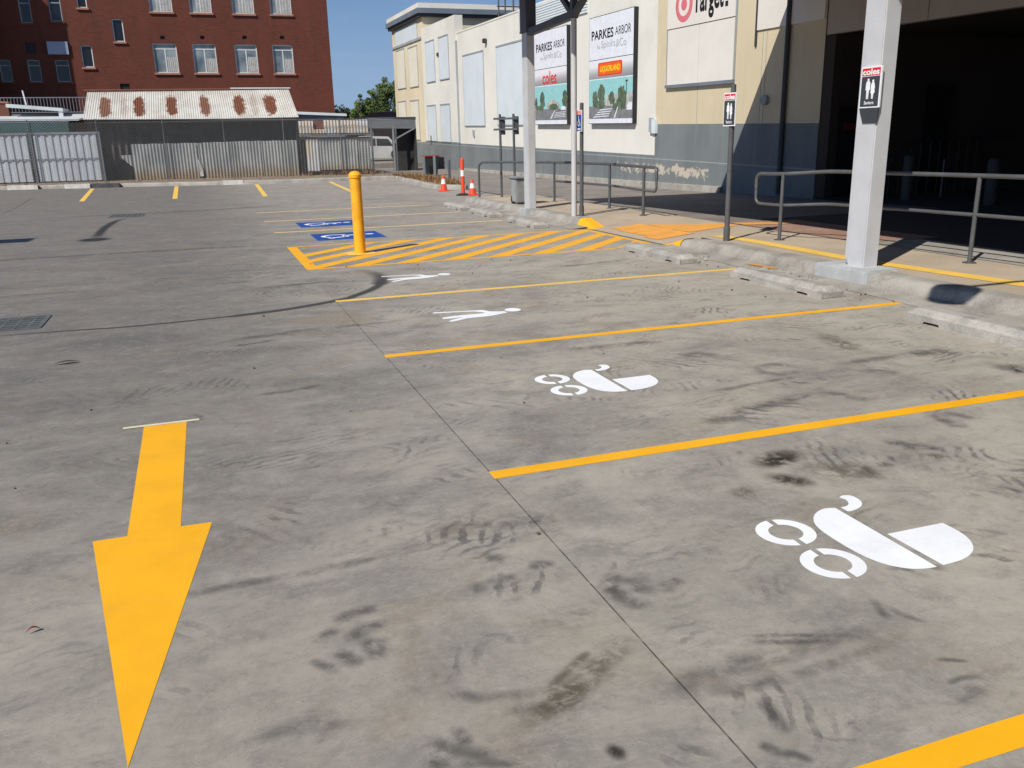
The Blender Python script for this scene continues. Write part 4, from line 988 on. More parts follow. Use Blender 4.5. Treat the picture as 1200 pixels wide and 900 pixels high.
# beige near wall
b = B(); b.box(13.4,16.75,1.47,13.75,24.37,6.6); sbb(b,'wall','beige_render')
b = B(); b.box(13.39,16.75,-1.0,13.75,24.37,1.47); sbb(b,'lower_wall','grey_wall')
b = B()
b.add([(13.30,20.6,-1.0),(13.30,45.8,-1.0),(13.30,45.8,-.22),(13.30,20.6,-.19),(13.38,20.45,-.18),(13.385,45.8,-.2)],[(0,1,2,3)]); 
pl = MB()
for i in range(26):
    y0 = 20.5+i*.98; y1 = y0+.98; z0 = .20-.003*(y0-20); z1 = .20-.003*(y1-20)
    pl.add([(13.26,y0,-.1),(13.26,y1,-.1),(13.30,y1,z1),(13.30,y0,z0),(13.395,y1,z1+.02),(13.395,y0,z0+.02)],[(0,1,2,3)[::-1],(3,2,4,5)[::-1]])
pl.add([(13.26,20.5,-.1),(13.30,20.5,.2),(13.395,20.5,.22),(13.395,20.5,-.1)],[(0,1,2,3)])
pl.build('plinth','kerb_concrete',sb)
# construction joint lines of the beige wall
for y in (22.0,19.05,18.9):
    b = B(); b.box(13.394,y-.008,1.48,13.401,y+.008,3.3 if y > 20 else 6.5); sbb(b,'wall_joint','grey_trim')
b = B(); b.box(13.36,16.78,3.67,13.399,19.28,6.5); sbb(b,'upper_panel','ivory_panel')
b = B(); b.box(13.36,19.30,3.3,13.398,19.36,6.4); sbb(b,'wall_gap','dark_trim')
b = B(); b.tube([(13.33,18.0,-.2),(13.33,18.0,6.4)],.06,10); sbb(b,'downpipe','dark_trim')
b = B(); b.tube([(13.40,18.78,2.02),(13.30,18.78,2.02)],.12,16); sbb(b,'wall_lamp','grey_trim')
b = B(); b.box(13.31,24.22,1.20,13.39,24.46,1.62); sbb(b,'meter_box','white_panel'); b = B(); b.box(13.30,24.46,1.24,13.39,24.62,1.66); sbb(b,'meter_box','grey_trim')
b = B(); b.box(13.33,43.1,.92,13.40,43.3,1.25); sbb(b,'wall_fitting','grey_trim')
b = B(); b.box(13.25,51.4,1.0-.6,13.30,51.6,1.5-.6); sbb(b,'wall_fitting','red_tiles')
# middle wing, slightly proud
b = B(); b.box(13.30,45.8,.60,13.75,52.9,6.95); sbb(b,'wing_wall','cream_render')
b = B(); b.box(13.29,45.8,-1.8,13.75,52.9,.60); sbb(b,'wing_lower_wall','grey_wall')
b = B(); b.box(13.31,45.72,.55,13.40,45.80,5.7); sbb(b,'drain_recess','grey_trim')
# far tower with cornice
b = B(); b.box(13.4,52.95,.5,24,61.4,8.0); sbb(b,'tower_wall','cream_shade')
b = B(); b.box(13.39,52.95,-2,24,61.4,.5); sbb(b,'tower_lower_wall','grey_wall')
for z0,z1,o,m in ((7.62,7.80,.22,'dark_trim'),(7.80,8.08,.34,'blue_grey_trim'),(8.08,8.36,.27,'cream_render')):
    b = B(); b.box(13.4-o,52.95-o,z0,24,61.4+o,z1); sbb(b,'cornice',m)
b = B(); b.box(13.33,53.0,6.42,13.4,61.4,6.56); sbb(b,'string_course','grey_trim')
def panel(y0,y1,z0,z1,m,x=13.4,nm='wall_panel',outline=True):
    s = S*(y0+y1)/2
    b = B(); b.box(x-.035,y0,z0-s,x-.002,y1,z1-s); p_ = sbb(b,nm,m)
    if outline:  # grey strips above and below draw the shadow line of a recessed panel
        b = B(); b.box(x-.055,y0-.04,z1-s,x-.002,y1+.04,z1-s+.07); b.build('shade_strip','grey_trim',p_,shear=S)
        b = B(); b.box(x-.05,y0-.04,z0-s-.05,x-.002,y1+.04,z0-s); b.build('shade_strip','grey_trim',p_,shear=S)
        for yy in (y0-.035,y1):
            b = B(); b.box(x-.038,yy,z0-s,x-.002,yy+.035,z1-s); b.build('frame_edge','grey_trim',p_,shear=S)
for q in ((57.9,60.3,5.0,7.35),(54.45,56.75,4.9,7.2),(58.25,60.5,1.7,4.13),(54.7,56.85,1.7,4.03)): panel(*q,'cream_panel')
panel(54.2,60.3,7.66,8.55,'white_panel')
for q in ((50.0,51.9,4.90,7.04),(47.05,48.95,4.85,6.99),(50.2,52.1,1.6,3.54),(47.2,49.1,1.53,3.48)): panel(*q,'white_panel',x=13.30)
for q in ((41.35,44.7,2.29,5.66),(35.3,39.35,2.21,5.56)): panel(*q,'white_panel')
for y,z in ((40.83,6.04),(49.22,6.2)):
    b = B(); b.box(13.22,y-.12,z-S*y-.1,13.38,y+.12,z-S*y+.1); b.box(13.34,y-.05,z-S*y-.05,13.40,y+.05,z-S*y+.05); sbb(b,'security_camera','dark_trim',bevel=.02)
# plant frame on the roof beyond
t_ = thing('roof_plant_frame','dark lattice frame of roof plant beside the far tower','roof frame',(17.6,50,7.9))
for x in (17.2,17.6,18.1,18.5):
    b = MB(); b.tube([(x,50,7.0),(x,50,11)],.05,8); b.build('upright','dark_steel',t_)
for z in (8.1,8.5,8.9,9.3,9.7):
    b = MB(); b.tube([(17.1,50,z),(18.6,50,z)],.04,8); b.build('rung','dark_steel',t_)
b = MB(); b.box(16.9,50.3,7.0,18.7,51.0,8.0); b.build('base_unit','dark_steel',t_)
# entry recess: side wall, fascia, back wall, ceiling
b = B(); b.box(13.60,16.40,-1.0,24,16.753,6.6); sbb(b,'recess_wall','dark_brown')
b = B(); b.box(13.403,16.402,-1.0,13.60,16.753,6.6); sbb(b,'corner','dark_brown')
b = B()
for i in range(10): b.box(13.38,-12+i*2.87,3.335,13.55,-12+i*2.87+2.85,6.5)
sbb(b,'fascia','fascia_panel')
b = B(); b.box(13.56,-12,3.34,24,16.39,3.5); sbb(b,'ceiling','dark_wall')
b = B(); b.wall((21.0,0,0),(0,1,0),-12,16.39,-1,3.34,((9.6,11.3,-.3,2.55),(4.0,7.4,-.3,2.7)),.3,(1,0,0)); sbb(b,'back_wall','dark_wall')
b = B(); b.box(21.32,9.4,-.5,21.40,11.5,2.6); b.box(21.32,3.8,-.5,21.40,7.6,2.8); sbb(b,'door','black_void')
b = B(); b.box(13.62,16.36,-.2,14.15,16.396,1.82); sbb(b,'side_door','black_void')
b = B(); b.box(16.05,16.36,-.2,16.85,16.396,2.30); sbb(b,'side_door','black_void')
b = B(); b.box(13.76,16.31,1.32,14.05,16.345,1.46); sbb(b,'exit_sign','exit_red')
b = B(); b.box(20.2,-12,-.4,20.98,9.2,.55); sbb(b,'low_wall','dark_wall')
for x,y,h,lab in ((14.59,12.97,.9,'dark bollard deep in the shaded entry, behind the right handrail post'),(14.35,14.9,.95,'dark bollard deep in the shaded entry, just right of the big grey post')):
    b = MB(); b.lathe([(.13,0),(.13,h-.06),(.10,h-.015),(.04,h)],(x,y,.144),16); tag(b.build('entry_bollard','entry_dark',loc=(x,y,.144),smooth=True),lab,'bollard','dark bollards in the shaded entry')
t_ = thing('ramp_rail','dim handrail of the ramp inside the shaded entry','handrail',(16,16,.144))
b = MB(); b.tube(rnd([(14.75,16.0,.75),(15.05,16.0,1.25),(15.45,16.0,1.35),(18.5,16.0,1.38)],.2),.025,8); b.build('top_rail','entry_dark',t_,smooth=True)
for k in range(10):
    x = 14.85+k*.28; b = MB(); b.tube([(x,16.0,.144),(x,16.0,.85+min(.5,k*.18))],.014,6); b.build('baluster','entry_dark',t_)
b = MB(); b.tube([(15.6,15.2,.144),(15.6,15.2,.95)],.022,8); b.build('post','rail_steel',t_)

# ------------------------------------------------------------------ billboards and store sign on the wall
YD, ZD = (0,-1,0), (0,0,1)
def billboard(y0,y1,zb,zt,kind,lab):
    t_ = thing('billboard',lab,'billboard',(13.4,(y0+y1)/2,zb),'billboards on the cream wall')
    s = S*(y0+y1)/2; zb -= s; zt -= s; W = y1-y0; H = zt-zb
    b = MB(); b.box(13.25,y0-.02,zb-.02,13.40,y1+.02,zt+.02); b.build('frame','black_print',t_,shear=S)
    def R(u0,v0,u1,v1,d,nm,m):   # u from left (far) edge, v from bottom
        x = 13.246-d
        b = MB(); b.flatsheet = True; ya, yb = y1-u0*W, y1-u1*W
        b.add([(x,ya,zb+v0*H),(x,yb,zb+v0*H),(x,yb,zb+v1*H),(x,ya,zb+v1*H)],[(0,1,2,3)]); return b.build(nm,m,t_,shear=S)
    def PG(qs,d,nm,m):
        b = MB(); b.flatsheet = True
        for k, q in enumerate(qs): b.add([(13.246-d-.0004*k,y1-u*W,zb+v*H) for u, v in q],[tuple(range(len(q)))])
        return b.build(nm,m,t_,shear=S)
    R(0,0,1,1,0,'board','poster_white')
    X = 13.240
    def T(s_,u,v,w,h,m,bold): text(s_,m,t_,(X,y1-u*W,zb+v*H),YD,ZD,w*W,h*H,bold,shear=S)
    T('PARKES',.06,.79,.51,.088,'black_print',.018); T('ARBOR',.61,.80,.34,.075,'charcoal_print',-.004)
    T('by',.20,.695,.07,.045,'grey_print',0); T('Spinks',.29,.685,.32,.085,'grey_print',0); T('&Co',.63,.695,.22,.070,'grey_print',0)
    R(0,.600,1,.606,.003,'rule','charcoal_print')
    R(0,.425,1,.600,.002,'band',band_mat(zb+S*(y0+y1)/2+.425*H, zb+S*(y0+y1)/2+.60*H))
    if kind == 'a':
        T('coles',.26,.435,.44,.135,'red_print',.014)
    else:
        def rr(u0,v0,u1,v1,r=.03):
            q = []
            for cu,cv,a0 in ((u1-r,v0+r*.7,-90),(u1-r,v1-r*.7,0),(u0+r,v1-r*.7,90),(u0+r,v0+r*.7,180)):
                for k in range(5):
                    a = math.radians(a0+k*22.5); q.append((cu+r*math.cos(a),cv+r*.7*math.sin(a)))
            return q
        PG([rr(.22,.448,.77,.572)],.004,'badge_edge','red_print'); PG([rr(.24,.456,.75,.564)],.006,'badge','orange_print')
        text('LIQUORLAND','yellow_print',t_,(13.238,y1-.27*W,zb+.475*H),YD,ZD,.46*W,.065*H,.035,shear=S)
    # printed photograph of a planted car park
    R(0,.045,1,.415,.002,'picture_sky','teal_print'); R(0,.045,1,.165,.004,'picture_road','road_print')
    rs = random.Random(3 if kind == 'a' else 5)
    def tree(u,v0,v1,w):
        q = []; n = 22
        for k in range(n):
            a = 2*PI*k/n; q.append((u+w*math.cos(a)*(rs.uniform(.65,1.1)),(v0+v1)/2+(v1-v0)/2*math.sin(a)*rs.uniform(.8,1.05)))
        return q
    if kind == 'a':
        PG([[(.38,.165),(.78,.165),(.78,.235),(.66,.24),(.66,.262),(.48,.262),(.48,.235),(.38,.23)]],.005,'picture_shop','shop_print')
        PG([tree(.25,.15,.37,.085),tree(.04,.15,.30,.05),tree(.95,.14,.36,.09),tree(.15,.15,.21,.12),tree(.60,.15,.22,.16)],.0062,'picture_trees','leaf_print')
        PG([[(.50,.06),(.54,.06),(.66,.15),(.64,.15)]]+[[(.60+.02*k,.07+.016*k),(.97,.08+.016*k),(.97,.086+.016*k),(.61+.02*k,.076+.016*k)] for k in range(4)],.0095,'picture_markings','poster_white')
        PG([[(.82,.15),(.98,.15),(.97,.18),(.92,.19),(.86,.185)]],.0125,'picture_car','poster_white')
    else:
        PG([[(.35,.165),(.82,.165),(.82,.25),(.70,.27),(.42,.27),(.40,.23),(.35,.23)],[(.80,.15),(1,.15),(1,.285),(.84,.265)]],.005,'picture_shop','shop_print')
        PG([tree(.30,.17,.385,.09),tree(.15,.15,.32,.085),tree(.77,.12,.35,.12),tree(.25,.14,.215,.16),tree(.65,.11,.19,.10),tree(.55,.17,.30,.08)],.0062,'picture_trees','leaf_print')
        PG([[(.10+.05*k,.055+.022*k),(.48+.025*k,.065+.022*k),(.49+.025*k,.074+.022*k),(.13+.05*k,.066+.022*k)] for k in range(4)]+[[(.60,.05),(.63,.05),(.70,.15),(.68,.15)]],.0095,'picture_markings','poster_white')
        PG([[(.88,.12),(1,.12),(1,.19),(.93,.19),(.89,.16)]],.0125,'picture_car','poster_white'); PG([[(.865,.27),(.875,.27),(.875,.385),(.865,.385)],[(.85,.375),(.90,.378),(.90,.39),(.85,.387)]],.0115,'picture_lamp','dark_trim')
_bm = {}
def band_mat(z0,z1):
    """printed band on the poster: grey ink fading to white upwards"""
    k = round(z0,2)
    if k in _bm: return _bm[k]
    mt, t, bs = base_mat('print_band'); X,Y,Z = t.xyz(t.pos())
    t.put(bs.inputs['Base Color'], t.ramp(t.m('DIVIDE', t.m('SUBTRACT', Z, z0-.02), z1-z0), [(0,(.26,.26,.27)),(.35,(.42,.42,.43)),(.75,(.80,.80,.82))])); bs.inputs['Roughness'].default_value = .4
    _bm[k] = mt; return mt
billboard(30.92,34.2,2.115,5.57,'a','billboard at left, with red lettering above its printed trees')
billboard(25.62,28.92,2.03,5.46,'b','billboard at right, with an orange badge above its printed car park')
st = thing('store_sign','white store sign with a red ring emblem and black lettering','sign',(13.4,22,4.5))
y0, y1 = 20.22, 23.68
b = MB(); b.box(13.33,y0,4.52-S*22,13.40,y1,6.0-S*22); b.build('board','ivory_panel',st,shear=S)
cY, cZ = 22.76, 5.11-S*22.8
def disc(R,r,d,nm,m):
    b = MB(); b.flatsheet = True; n = 40
    if r == 0: b.add([(13.33-d,cY-R*math.cos(2*PI*k/n),cZ+R*math.sin(2*PI*k/n)) for k in range(n)],[tuple(range(n))])
    else:
        v = [(13.33-d,cY-q*math.cos(2*PI*k/n),cZ+q*math.sin(2*PI*k/n)) for k in range(n) for q in (R,r)]
        b.add(v,[(2*k,2*k+1,(2*k+3)%(2*n),(2*k+2)%(2*n)) for k in range(n)])
    b.build(nm,m,st,shear=S)
flat('faded_red', (.70,.17,.20), .5)
disc(.46,.30,.004,'emblem_ring','faded_red'); disc(.155,0,.004,'emblem_dot','faded_red')
text('Target','black_print',st,(13.325,22.26,4.605-S*22),YD,ZD,1.50,.86,.028,shear=S)
b = MB(); b.flatsheet = True; z_ = 4.80-S*22; b.add([(13.325,20.68,z_),(13.325,20.55,z_),(13.325,20.55,z_+.13),(13.325,20.68,z_+.13)],[(0,1,2,3)]); b.build('full_stop','black_print',st,shear=S)
for ya,yb in ((20.24,21.93),(21.95,23.66)):
    b = B(); b.box(13.35,ya,2.99-S*22,13.399,yb,4.50-S*22); sbb(b,'sign_panel','ivory_panel')
b = B(); b.box(13.31,y0-.02,2.90-S*22,13.399,y1+.03,2.985-S*22); sbb(b,'panel_trim','blue_grey_trim')
for y in (y0-.03,y1):
    b = B(); b.box(13.345,y,2.985-S*22,13.399,y+.03,6.0-S*22); sbb(b,'panel_trim','grey_trim')

# ------------------------------------------------------------------ brick building
bb = thing('brick_building','tall dark red brick building rising behind the sheds','building',(0,60,0))
big = [(-1.84,-.46,5.98,7.69),(.46,1.84,5.98,7.70),(2.97,4.33,5.97,7.69),(5.28,6.56,5.97,7.70),(-1.72,-.42,9.48,11.1),(.58,1.86,9.48,11.1),(3.09,4.40,9.48,11.15),(5.38,6.70,9.50,11.2)]
slim = [(-3.94,-3.33,7.75,9.04),(-5.86,-5.23,6.28,7.53),(-5.69,-5.15,9.60,10.9)]
dim = [(-8.79,-8.17,8.70,10.17),(-7.22,-6.56,8.82,10.21),(-10.31,-9.69,5.45,6.68),(-8.84,-8.16,5.45,6.69),(-7.35,-6.61,5.45,6.70)]
vents = [(-1.31,-1.06,7.92,8.12),(1.0,1.25,7.96,8.16),(3.52,3.78,8.0,8.2),(5.82,6.09,8.03,8.23),(-3.96,-3.42,4.96,5.35),(-8.77,-8.23,7.06,7.63)]
b = MB(); b.wall((0,60,0),(1,0,0),-16,8.95,-.5,17,big+slim+dim+vents,.22,(0,1,0)); b.build('wall','red_brick',bb)
b = MB(); b.box(8.70,60.02,-.5,8.95,74,17); b.build('side_wall','dark_red_brick',bb)
b = MB(); b.box(-16,60.3,16.9,8.7,74,17.1); b.build('roof','grey_trim',bb)
b = MB(); b.box(-15.9,61.6,0,8.6,61.7,16.5); b.build('interior_back','black_void',bb)
for w in big+slim+dim:
    x0,x1,z0,z1 = w; kind = 'big' if w in big else ('slim' if w in slim else 'dim')
    b = MB(); t_ = .06; y = 60.12
    for q in ((x0,x1,z0,z0+t_),(x0,x1,z1-t_,z1),(x0,x0+t_,z0+t_,z1-t_),(x1-t_,x1,z0+t_,z1-t_)): b.box(q[0],y,q[2],q[1],y+.06,q[3])
    if kind == 'big':
        xm = (x0+x1)/2; zh = z0+(z1-z0)*.80
        b.box(xm-.03,y,z0+t_,xm+.03,y+.06,zh); b.box(x0+t_,y,zh,x1-t_,y+.06,zh+.05)
    if kind == 'dim': b.box(x0+t_,y,z0+(z1-z0)*.72,x1-t_,y+.06,z0+(z1-z0)*.72+.05)
    fr = b.build('window','window_white' if kind != 'dim' else 'grey_trim',bb)
    b = MB(); b.box(x0+t_,y+.02,z0+t_,x1-t_,y+.035,z1-t_); b.build('pane','window_glass' if kind == 'big' else 'dark_glass',fr)
    b = MB(); b.box(x0-.06,59.90,z0-.11,x1+.08,60.14,z0-.005); b.build('sill','window_sill' if kind != 'dim' else 'dark_red_brick',fr)
    if kind == 'big':
        r_ = random.random(); zc = z0+(z1-z0)*random.uniform(.40,.62)
        b = MB(); n = 16; v = []
        xa, xb = (xm+.06, x1-.08)
        if z0 > 9: xa = x0+.35; zc = z1-.1
        for k in range(n+1):
            x = xa+(xb-xa)*k/n; yy = y+.016+.008*math.sin(k*1.9); v += [(x,yy-.012,z0+.08),(x,yy-.012,zc)]
        b.add(v,[(2*k,2*k+2,2*k+3,2*k+1) for k in range(n)]); b.build('curtain','curtain',fr)
for q in vents:
    b = MB(); b.box(q[0],60.1,q[2],q[1],60.15,q[3]); b.build('air_vent','black_void',bb)
b = MB(); b.box(-7.61,59.86,6.99,-6.50,60.0,7.70); b.build('wall_unit','blue_unit',bb) if 'blue_unit' in MATS else b.build('wall_unit',weath('blue_unit',(.30,.34,.45),.08,2,.5),bb)
# side wing that shades the left of the facade
b = MB(); b.box(-22,56.9,-.5,-10.9,60,14.0); b.build('wing','red_brick',bb)

# ------------------------------------------------------------------ shed, fences at the far side
FY = lambda x, off=0: 45.66-.162*x+off
FD = Vector((1,-.162,0)).normalized(); FN = Vector((-FD.y,FD.x,0))
def corr(mb, x0, x1, zfun, off, pitch=.15, amp=.036, n=8, topfun=None):
    """corrugated sheet standing along the fence line"""
    m_ = int((x1-x0)/pitch*n); v = []; f = []
    for i in range(m_+1):
        x = x0+(x1-x0)*i/m_; a = amp*math.sin(2*PI*(x-x0)/pitch); y = FY(x,off)+a
        z0, z1 = zfun(x); v += [(x,y,z0),(x,y,z1)]
    f = [(2*i,2*i+2,2*i+3,2*i+1) for i in range(m_)]
    mb.add(v,f)
# grey profiled panel fence at left
gf = thing('panel_fence','pale grey profiled steel panel fence at the far left','fence',(-8,FY(-8),0))
for xa, xb in ((-16.2,-13.3),(-13.2,-10.3),(-10.2,-7.38),(-7.18,-4.34)):
    b = MB(); v = []; x = xa; prof = []
    while x < xb-.001:
        for dx, o in ((0,0),(.04,-.05),(.18,-.05),(.22,0),(.32,0)):
            if x+dx <= xb: prof.append((x+dx,o))
        x += .32
    for x, o in prof: v += [(x,FY(x,o),.12),(x,FY(x,o),2.28)]
    b.add(v,[(2*i,2*i+2,2*i+3,2*i+1) for i in range(len(prof)-1)]); p_ = b.build('panel','grey_colorbond',gf)
    b = MB(); b.bar((xa,FY(xa,-.05),2.31),(xb,FY(xb,-.05),2.31),.09,.08); b.build('top_rail','grey_post',p_)
    b = MB(); b.bar((xa,FY(xa,-.075),1.14),(xb,FY(xb,-.075),1.14),.03,.05); b.build('mid_rail','grey_post',p_)
for x in (-13.25,-10.25,-7.28,-4.30):
    b = MB(); b.bar((x,FY(x,-.05),.0),(x,FY(x,-.05),2.36),.13,.10,(1,0,0)); b.build('post','grey_post',gf)
# shed with the rusty roof
sh = thing('shed','old lean-to shed with a rust-blotched white corrugated roof','shed',(0,47.5,0))
b = MB(); v = []; x0, x1 = -4.82, 4.84; n = 5; pitch = .105; m_ = int((x1-x0)/pitch*n)
for i in range(m_+1):
    k = i/m_; x = x0+(x1-x0)*k; a = .018*math.sin(2*PI*(x-x0)/pitch)
    ye, yr = FY(x,.2), FY(x,2.6); sag = -.03*math.sin(PI*k)
    v += [(x-.09+.18*k,ye,2.90-.006*i/m_*8+a+sag),(x+.06-.10*k,yr,4.30+a)]
b.add(v,[(2*i,2*i+2,2*i+3,2*i+1) for i in range(m_)]); b.build('roof','rusty_white_roof',sh)
b = MB(); b.bar((-4.9,FY(-4.9,2.6),4.36),(1.96,FY(1.96,2.6),4.34),.22,.05); b.build('ridge_cap','red_tiles',sh)
b = MB(); b.bar((1.98,FY(1.98,2.6),4.37),(4.9,FY(4.9,2.6),4.35),.22,.05); b.build('ridge_cap','white_roofing',sh)
b = MB(); b.bar((-4.85,FY(-4.85,.28),2.80),(4.8,FY(4.8,.28),2.76),.08,.12); b.build('fascia','dark_timber',sh)
b = MB(); v = []
b.add([(-4.5,FY(-4.5,.95),0),(4.8,FY(4.8,.95),0),(4.8,FY(4.8,.95),3.1),(-4.5,FY(-4.5,.95),3.1)],[(0,1,2,3)])
for k in range(30): 
    x = -4.4+k*.31; b.bar((x,FY(x,.93),0),(x,FY(x,.93),3.1),.28,.02,(1,0,0))
b.build('front_wall','old_boards',sh)
for x in (-4.78,4.8):
    b = MB(); b.add([(x,FY(x,.3),0),(x,FY(x,2.6),0),(x,FY(x,2.6),4.2),(x,FY(x,.3),2.75)],[(0,1,2,3)]); b.build('side_wall','dark_timber',sh)
# rusty corrugated sheets along the shed front
cf = thing('iron_fence','low fence of old corrugated iron sheets with rusty feet','fence',(1,FY(1),0))
random.seed(11)
xs = [-2.95,-1.55,-.1]; 
sheets = [(-2.95,-1.5,1.74),(-1.48,.0,1.74),(.30,1.75,1.75),(1.77,3.05,1.77),(3.07,4.72,1.76)]
for xa, xb, h in sheets:
    b = MB(); corr(b,xa,xb,lambda x: (.06,h+.008*math.sin(x*9)),-.02-.03*random.random()); b.build('sheet','old_iron',cf)
b = MB(); corr(b,-.02,.30,lambda x:(.06+max(0,.55-abs(x-.2)*5.0) if x > .02 else .06,1.72),.02); b.build('torn_sheet','old_iron',cf)
b = MB(); v = []
for k in range(9):
    t0 = k/8; v += [(.0+.02*t0,FY(0,-.03-.16*t0*(1-t0)*3),1.0-.85*t0),(.02+.17*math.sin(t0*PI*.6),FY(0,-.06-.12*t0),1.02-.86*t0)]
b.add(v,[(2*k,2*k+2,2*k+3,2*k+1) for k in range(8)]); b.build('curled_edge','pale_iron',cf)
b = MB(); corr(b,-3.45,-2.95,lambda x:(1.20-(x+2.95)*-.1-.55*(x+3.45)/.5*1.0,1.24),-.01); b.build('broken_sheet','old_iron',cf)
rf = thing('patchwork_fence','taller patchwork of grey and pale corrugated sheets right of the shed','fence',(6.5,FY(6.5),0))
for xa,xb,z0,z1,m,o in ((4.78,5.10,.2,1.8,'dark_timber',.05),(5.12,5.75,.25,1.82,'pale_iron',-.03),(5.72,6.75,.30,1.80,'old_iron',.0),(6.72,7.6,.30,1.78,'old_iron',-.03),(7.58,8.25,.28,1.78,'old_iron',.02),
                        (4.85,5.55,1.92,2.66,'pale_iron',.0),(6.05,6.9,1.92,2.68,'pale_iron',.01),(6.85,8.2,1.95,2.68,'pale_iron',-.02),(5.5,6.1,1.92,2.25,'pale_iron',.0)):
    b = MB(); corr(b,xa,xb,lambda x:(z0,z1),o); b.build('sheet',m,rf)
for z,w in ((1.85,.09),(2.06,.04),(.24,.05)):
    b = MB(); b.bar((4.8,FY(4.8,-.06),z),(8.3,FY(8.3,-.06),z-.04),.05,w); b.build('rail','dark_timber',rf)
b = MB(); b.add([(4.8,FY(4.8,.10),.0),(8.3,FY(8.3,.10),.0),(8.3,FY(8.3,.10),.3),(4.8,FY(4.8,.10),.3)],[(0,1,2,3)]); b.add([(5.45,FY(5.45,.12),2.2),(6.1,FY(6.1,.12),2.2),(6.1,FY(6.1,.12),2.66),(5.45,FY(5.45,.12),2.66)],[(0,1,2,3)]); b.build('backing','dark_red_brick',rf)
sr = thing('flat_roof_shed','low shed roof with a pale grey edge behind the patchwork fence','shed',(6,46.5,0))
b = MB(); b.add([(4.85,FY(4.85,.6),3.0),(7.3,FY(7.3,.6),2.87),(7.3,FY(7.3,.6),2.99),(4.85,FY(4.85,.6),3.13),(4.85,FY(4.85,4),3.1),(7.3,FY(7.3,4),2.95),(7.3,FY(7.3,4),3.05),(4.85,FY(4.85,4),3.2)],[(0,1,2,3),(7,6,5,4),(0,4,5,1),(3,2,6,7),(1,5,6,2),(3,7,4,0)]); b.build('roof','white_roofing',sr)
b = MB(); b.add([(4.85,FY(4.85,.8),0),(7.2,FY(7.2,.8),0),(7.2,FY(7.2,.8),2.95),(4.85,FY(4.85,.8),3.05)],[(0,1,2,3)]); b.build('wall','blue_grey_trim',sr)
# chain link fence in front of everything
cl = thing('chain_link_fence','tall chain-link fence on thin posts in front of the sheds','fence',(0,FY(0,-.25),0))
for x,h in ((-10.3,3.0),(-7.28,2.95),(-4.33,2.92),(-1.4,2.87),(1.33,2.82),(4.1,2.79),(6.8,2.76),(8.28,2.72),(9.5,2.62)):
    b = MB(); b.tube([(x,FY(x,-.25),-.05),(x,FY(x,-.25),h)],.024,8); b.build('post','dark_post',cl)
b = MB(); b.tube([(-10.3,FY(-10.3,-.25),2.98),(1.33,FY(1.33,-.25),2.81),(9.5,FY(9.5,-.25),2.60)],.015,6); b.build('top_rail','dark_post',cl)
b = MB(); pitch = .135; Lx0, Lx1, Hh = -10.3, 9.5, 2.72; n = int((Lx1-Lx0+Hh)/pitch); wq = .0065
for i in range(n):
    for s in (1,-1):
        xa = Lx0-Hh+i*pitch if s == 1 else Lx0+i*pitch
        pts = [(xa,.05),(xa+Hh,.05+Hh)] if s == 1 else [(xa,.05),(xa-Hh,.05+Hh)]
        (ax,az),(bx,bz) = pts
        def cl_(ax,az,bx,bz):
            if ax > bx: ax,az,bx,bz = bx,bz,ax,az
            if bx < Lx0 or ax > Lx1: return None
            k = (bz-az)/(bx-ax)
            if ax < Lx0: az += k*(Lx0-ax); ax = Lx0
            if bx > Lx1: bz += k*(Lx1-bx); bx = Lx1
            return ax,az,bx,bz
        r_ = cl_(ax,az,bx,bz)
        if r_ and r_[2]-r_[0] > .05:
            ax,az,bx,bz = r_; o = -.25+.004*s
            b.bar((ax,FY(ax,o),az),(bx,FY(bx,o),bz),wq,wq)
b.build('mesh','wire',cl,smooth='cards')
# structures behind the far-left fence
t_ = thing('brick_pier','short brick pier behind the fence at the left edge','pier',(-9.4,52,0)); b = MB(); b.box(-10.2,52,0,-8.86,52.6,3.92); b.build('shaft','dark_red_brick',t_); b = MB(); b.box(-10.25,51.95,3.92,-8.80,52.65,3.99); b.build('cap','window_sill',t_)
t_ = thing('carport_roof','narrow white sloping roof edge behind the left fence','roof',(-7.6,51.5,3.6))
b = MB(); b.add([(-8.85,51.4,3.68),(-6.28,51.4,3.46),(-6.28,51.4,3.62),(-8.85,51.4,3.86),(-8.85,54,3.75),(-6.28,54,3.5),(-6.28,54,3.66),(-8.85,54,3.93)],[(0,1,2,3),(7,6,5,4),(0,4,5,1),(3,2,6,7),(1,5,6,2),(3,7,4,0)]); b.build('sheet','white_roofing',t_)
b = MB(); b.box(-6.5,51.45,0,-6.3,51.6,3.5); b.build('post','white_roofing',t_); b = MB(); b.bar((-7.95,51.6,3.8),(-8.02,51.6,4.5),.06,.06); b.build('vent_pipe','white_gloss',t_)
t_ = thing('low_roof','long pale grey low roof behind the left fence','roof',(-8,50,3))
b = MB(); b.add([(-16,49.6,3.0),(-5.4,49.6,2.95),(-5.4,49.6,3.02),(-16,49.6,3.07),(-16,53.5,3.30),(-5.0,53.5,3.34),(-5.0,53.5,3.40),(-16,53.5,3.36)],[(0,1,2,3),(7,6,5,4),(0,4,5,1),(3,2,6,7),(1,5,6,2),(3,7,4,0)]); b.build('sheet','white_roofing',t_)
b = MB(); b.box(-16,50.3,0,-5.6,50.45,2.95); b.build('wall','dark_timber',t_)
t_ = thing('green_screen','dark green screen panels above the grey fence','screen',(-8,48.6,0))
for k in range(6):
    b = MB(); b.box(-16+k*1.7,48.9,1.6,-16+k*1.7+1.66,48.95,2.86); b.build('panel','green_screen',t_)
b = MB(); b.bar((-16,48.93,2.9),(-5.8,48.93,2.88),.05,.05); b.build('rail','grey_post',t_)
t_ = thing('picket_railing','thin dark picket railing in front of the shaded brick wall','railing',(-8,57,3.5))
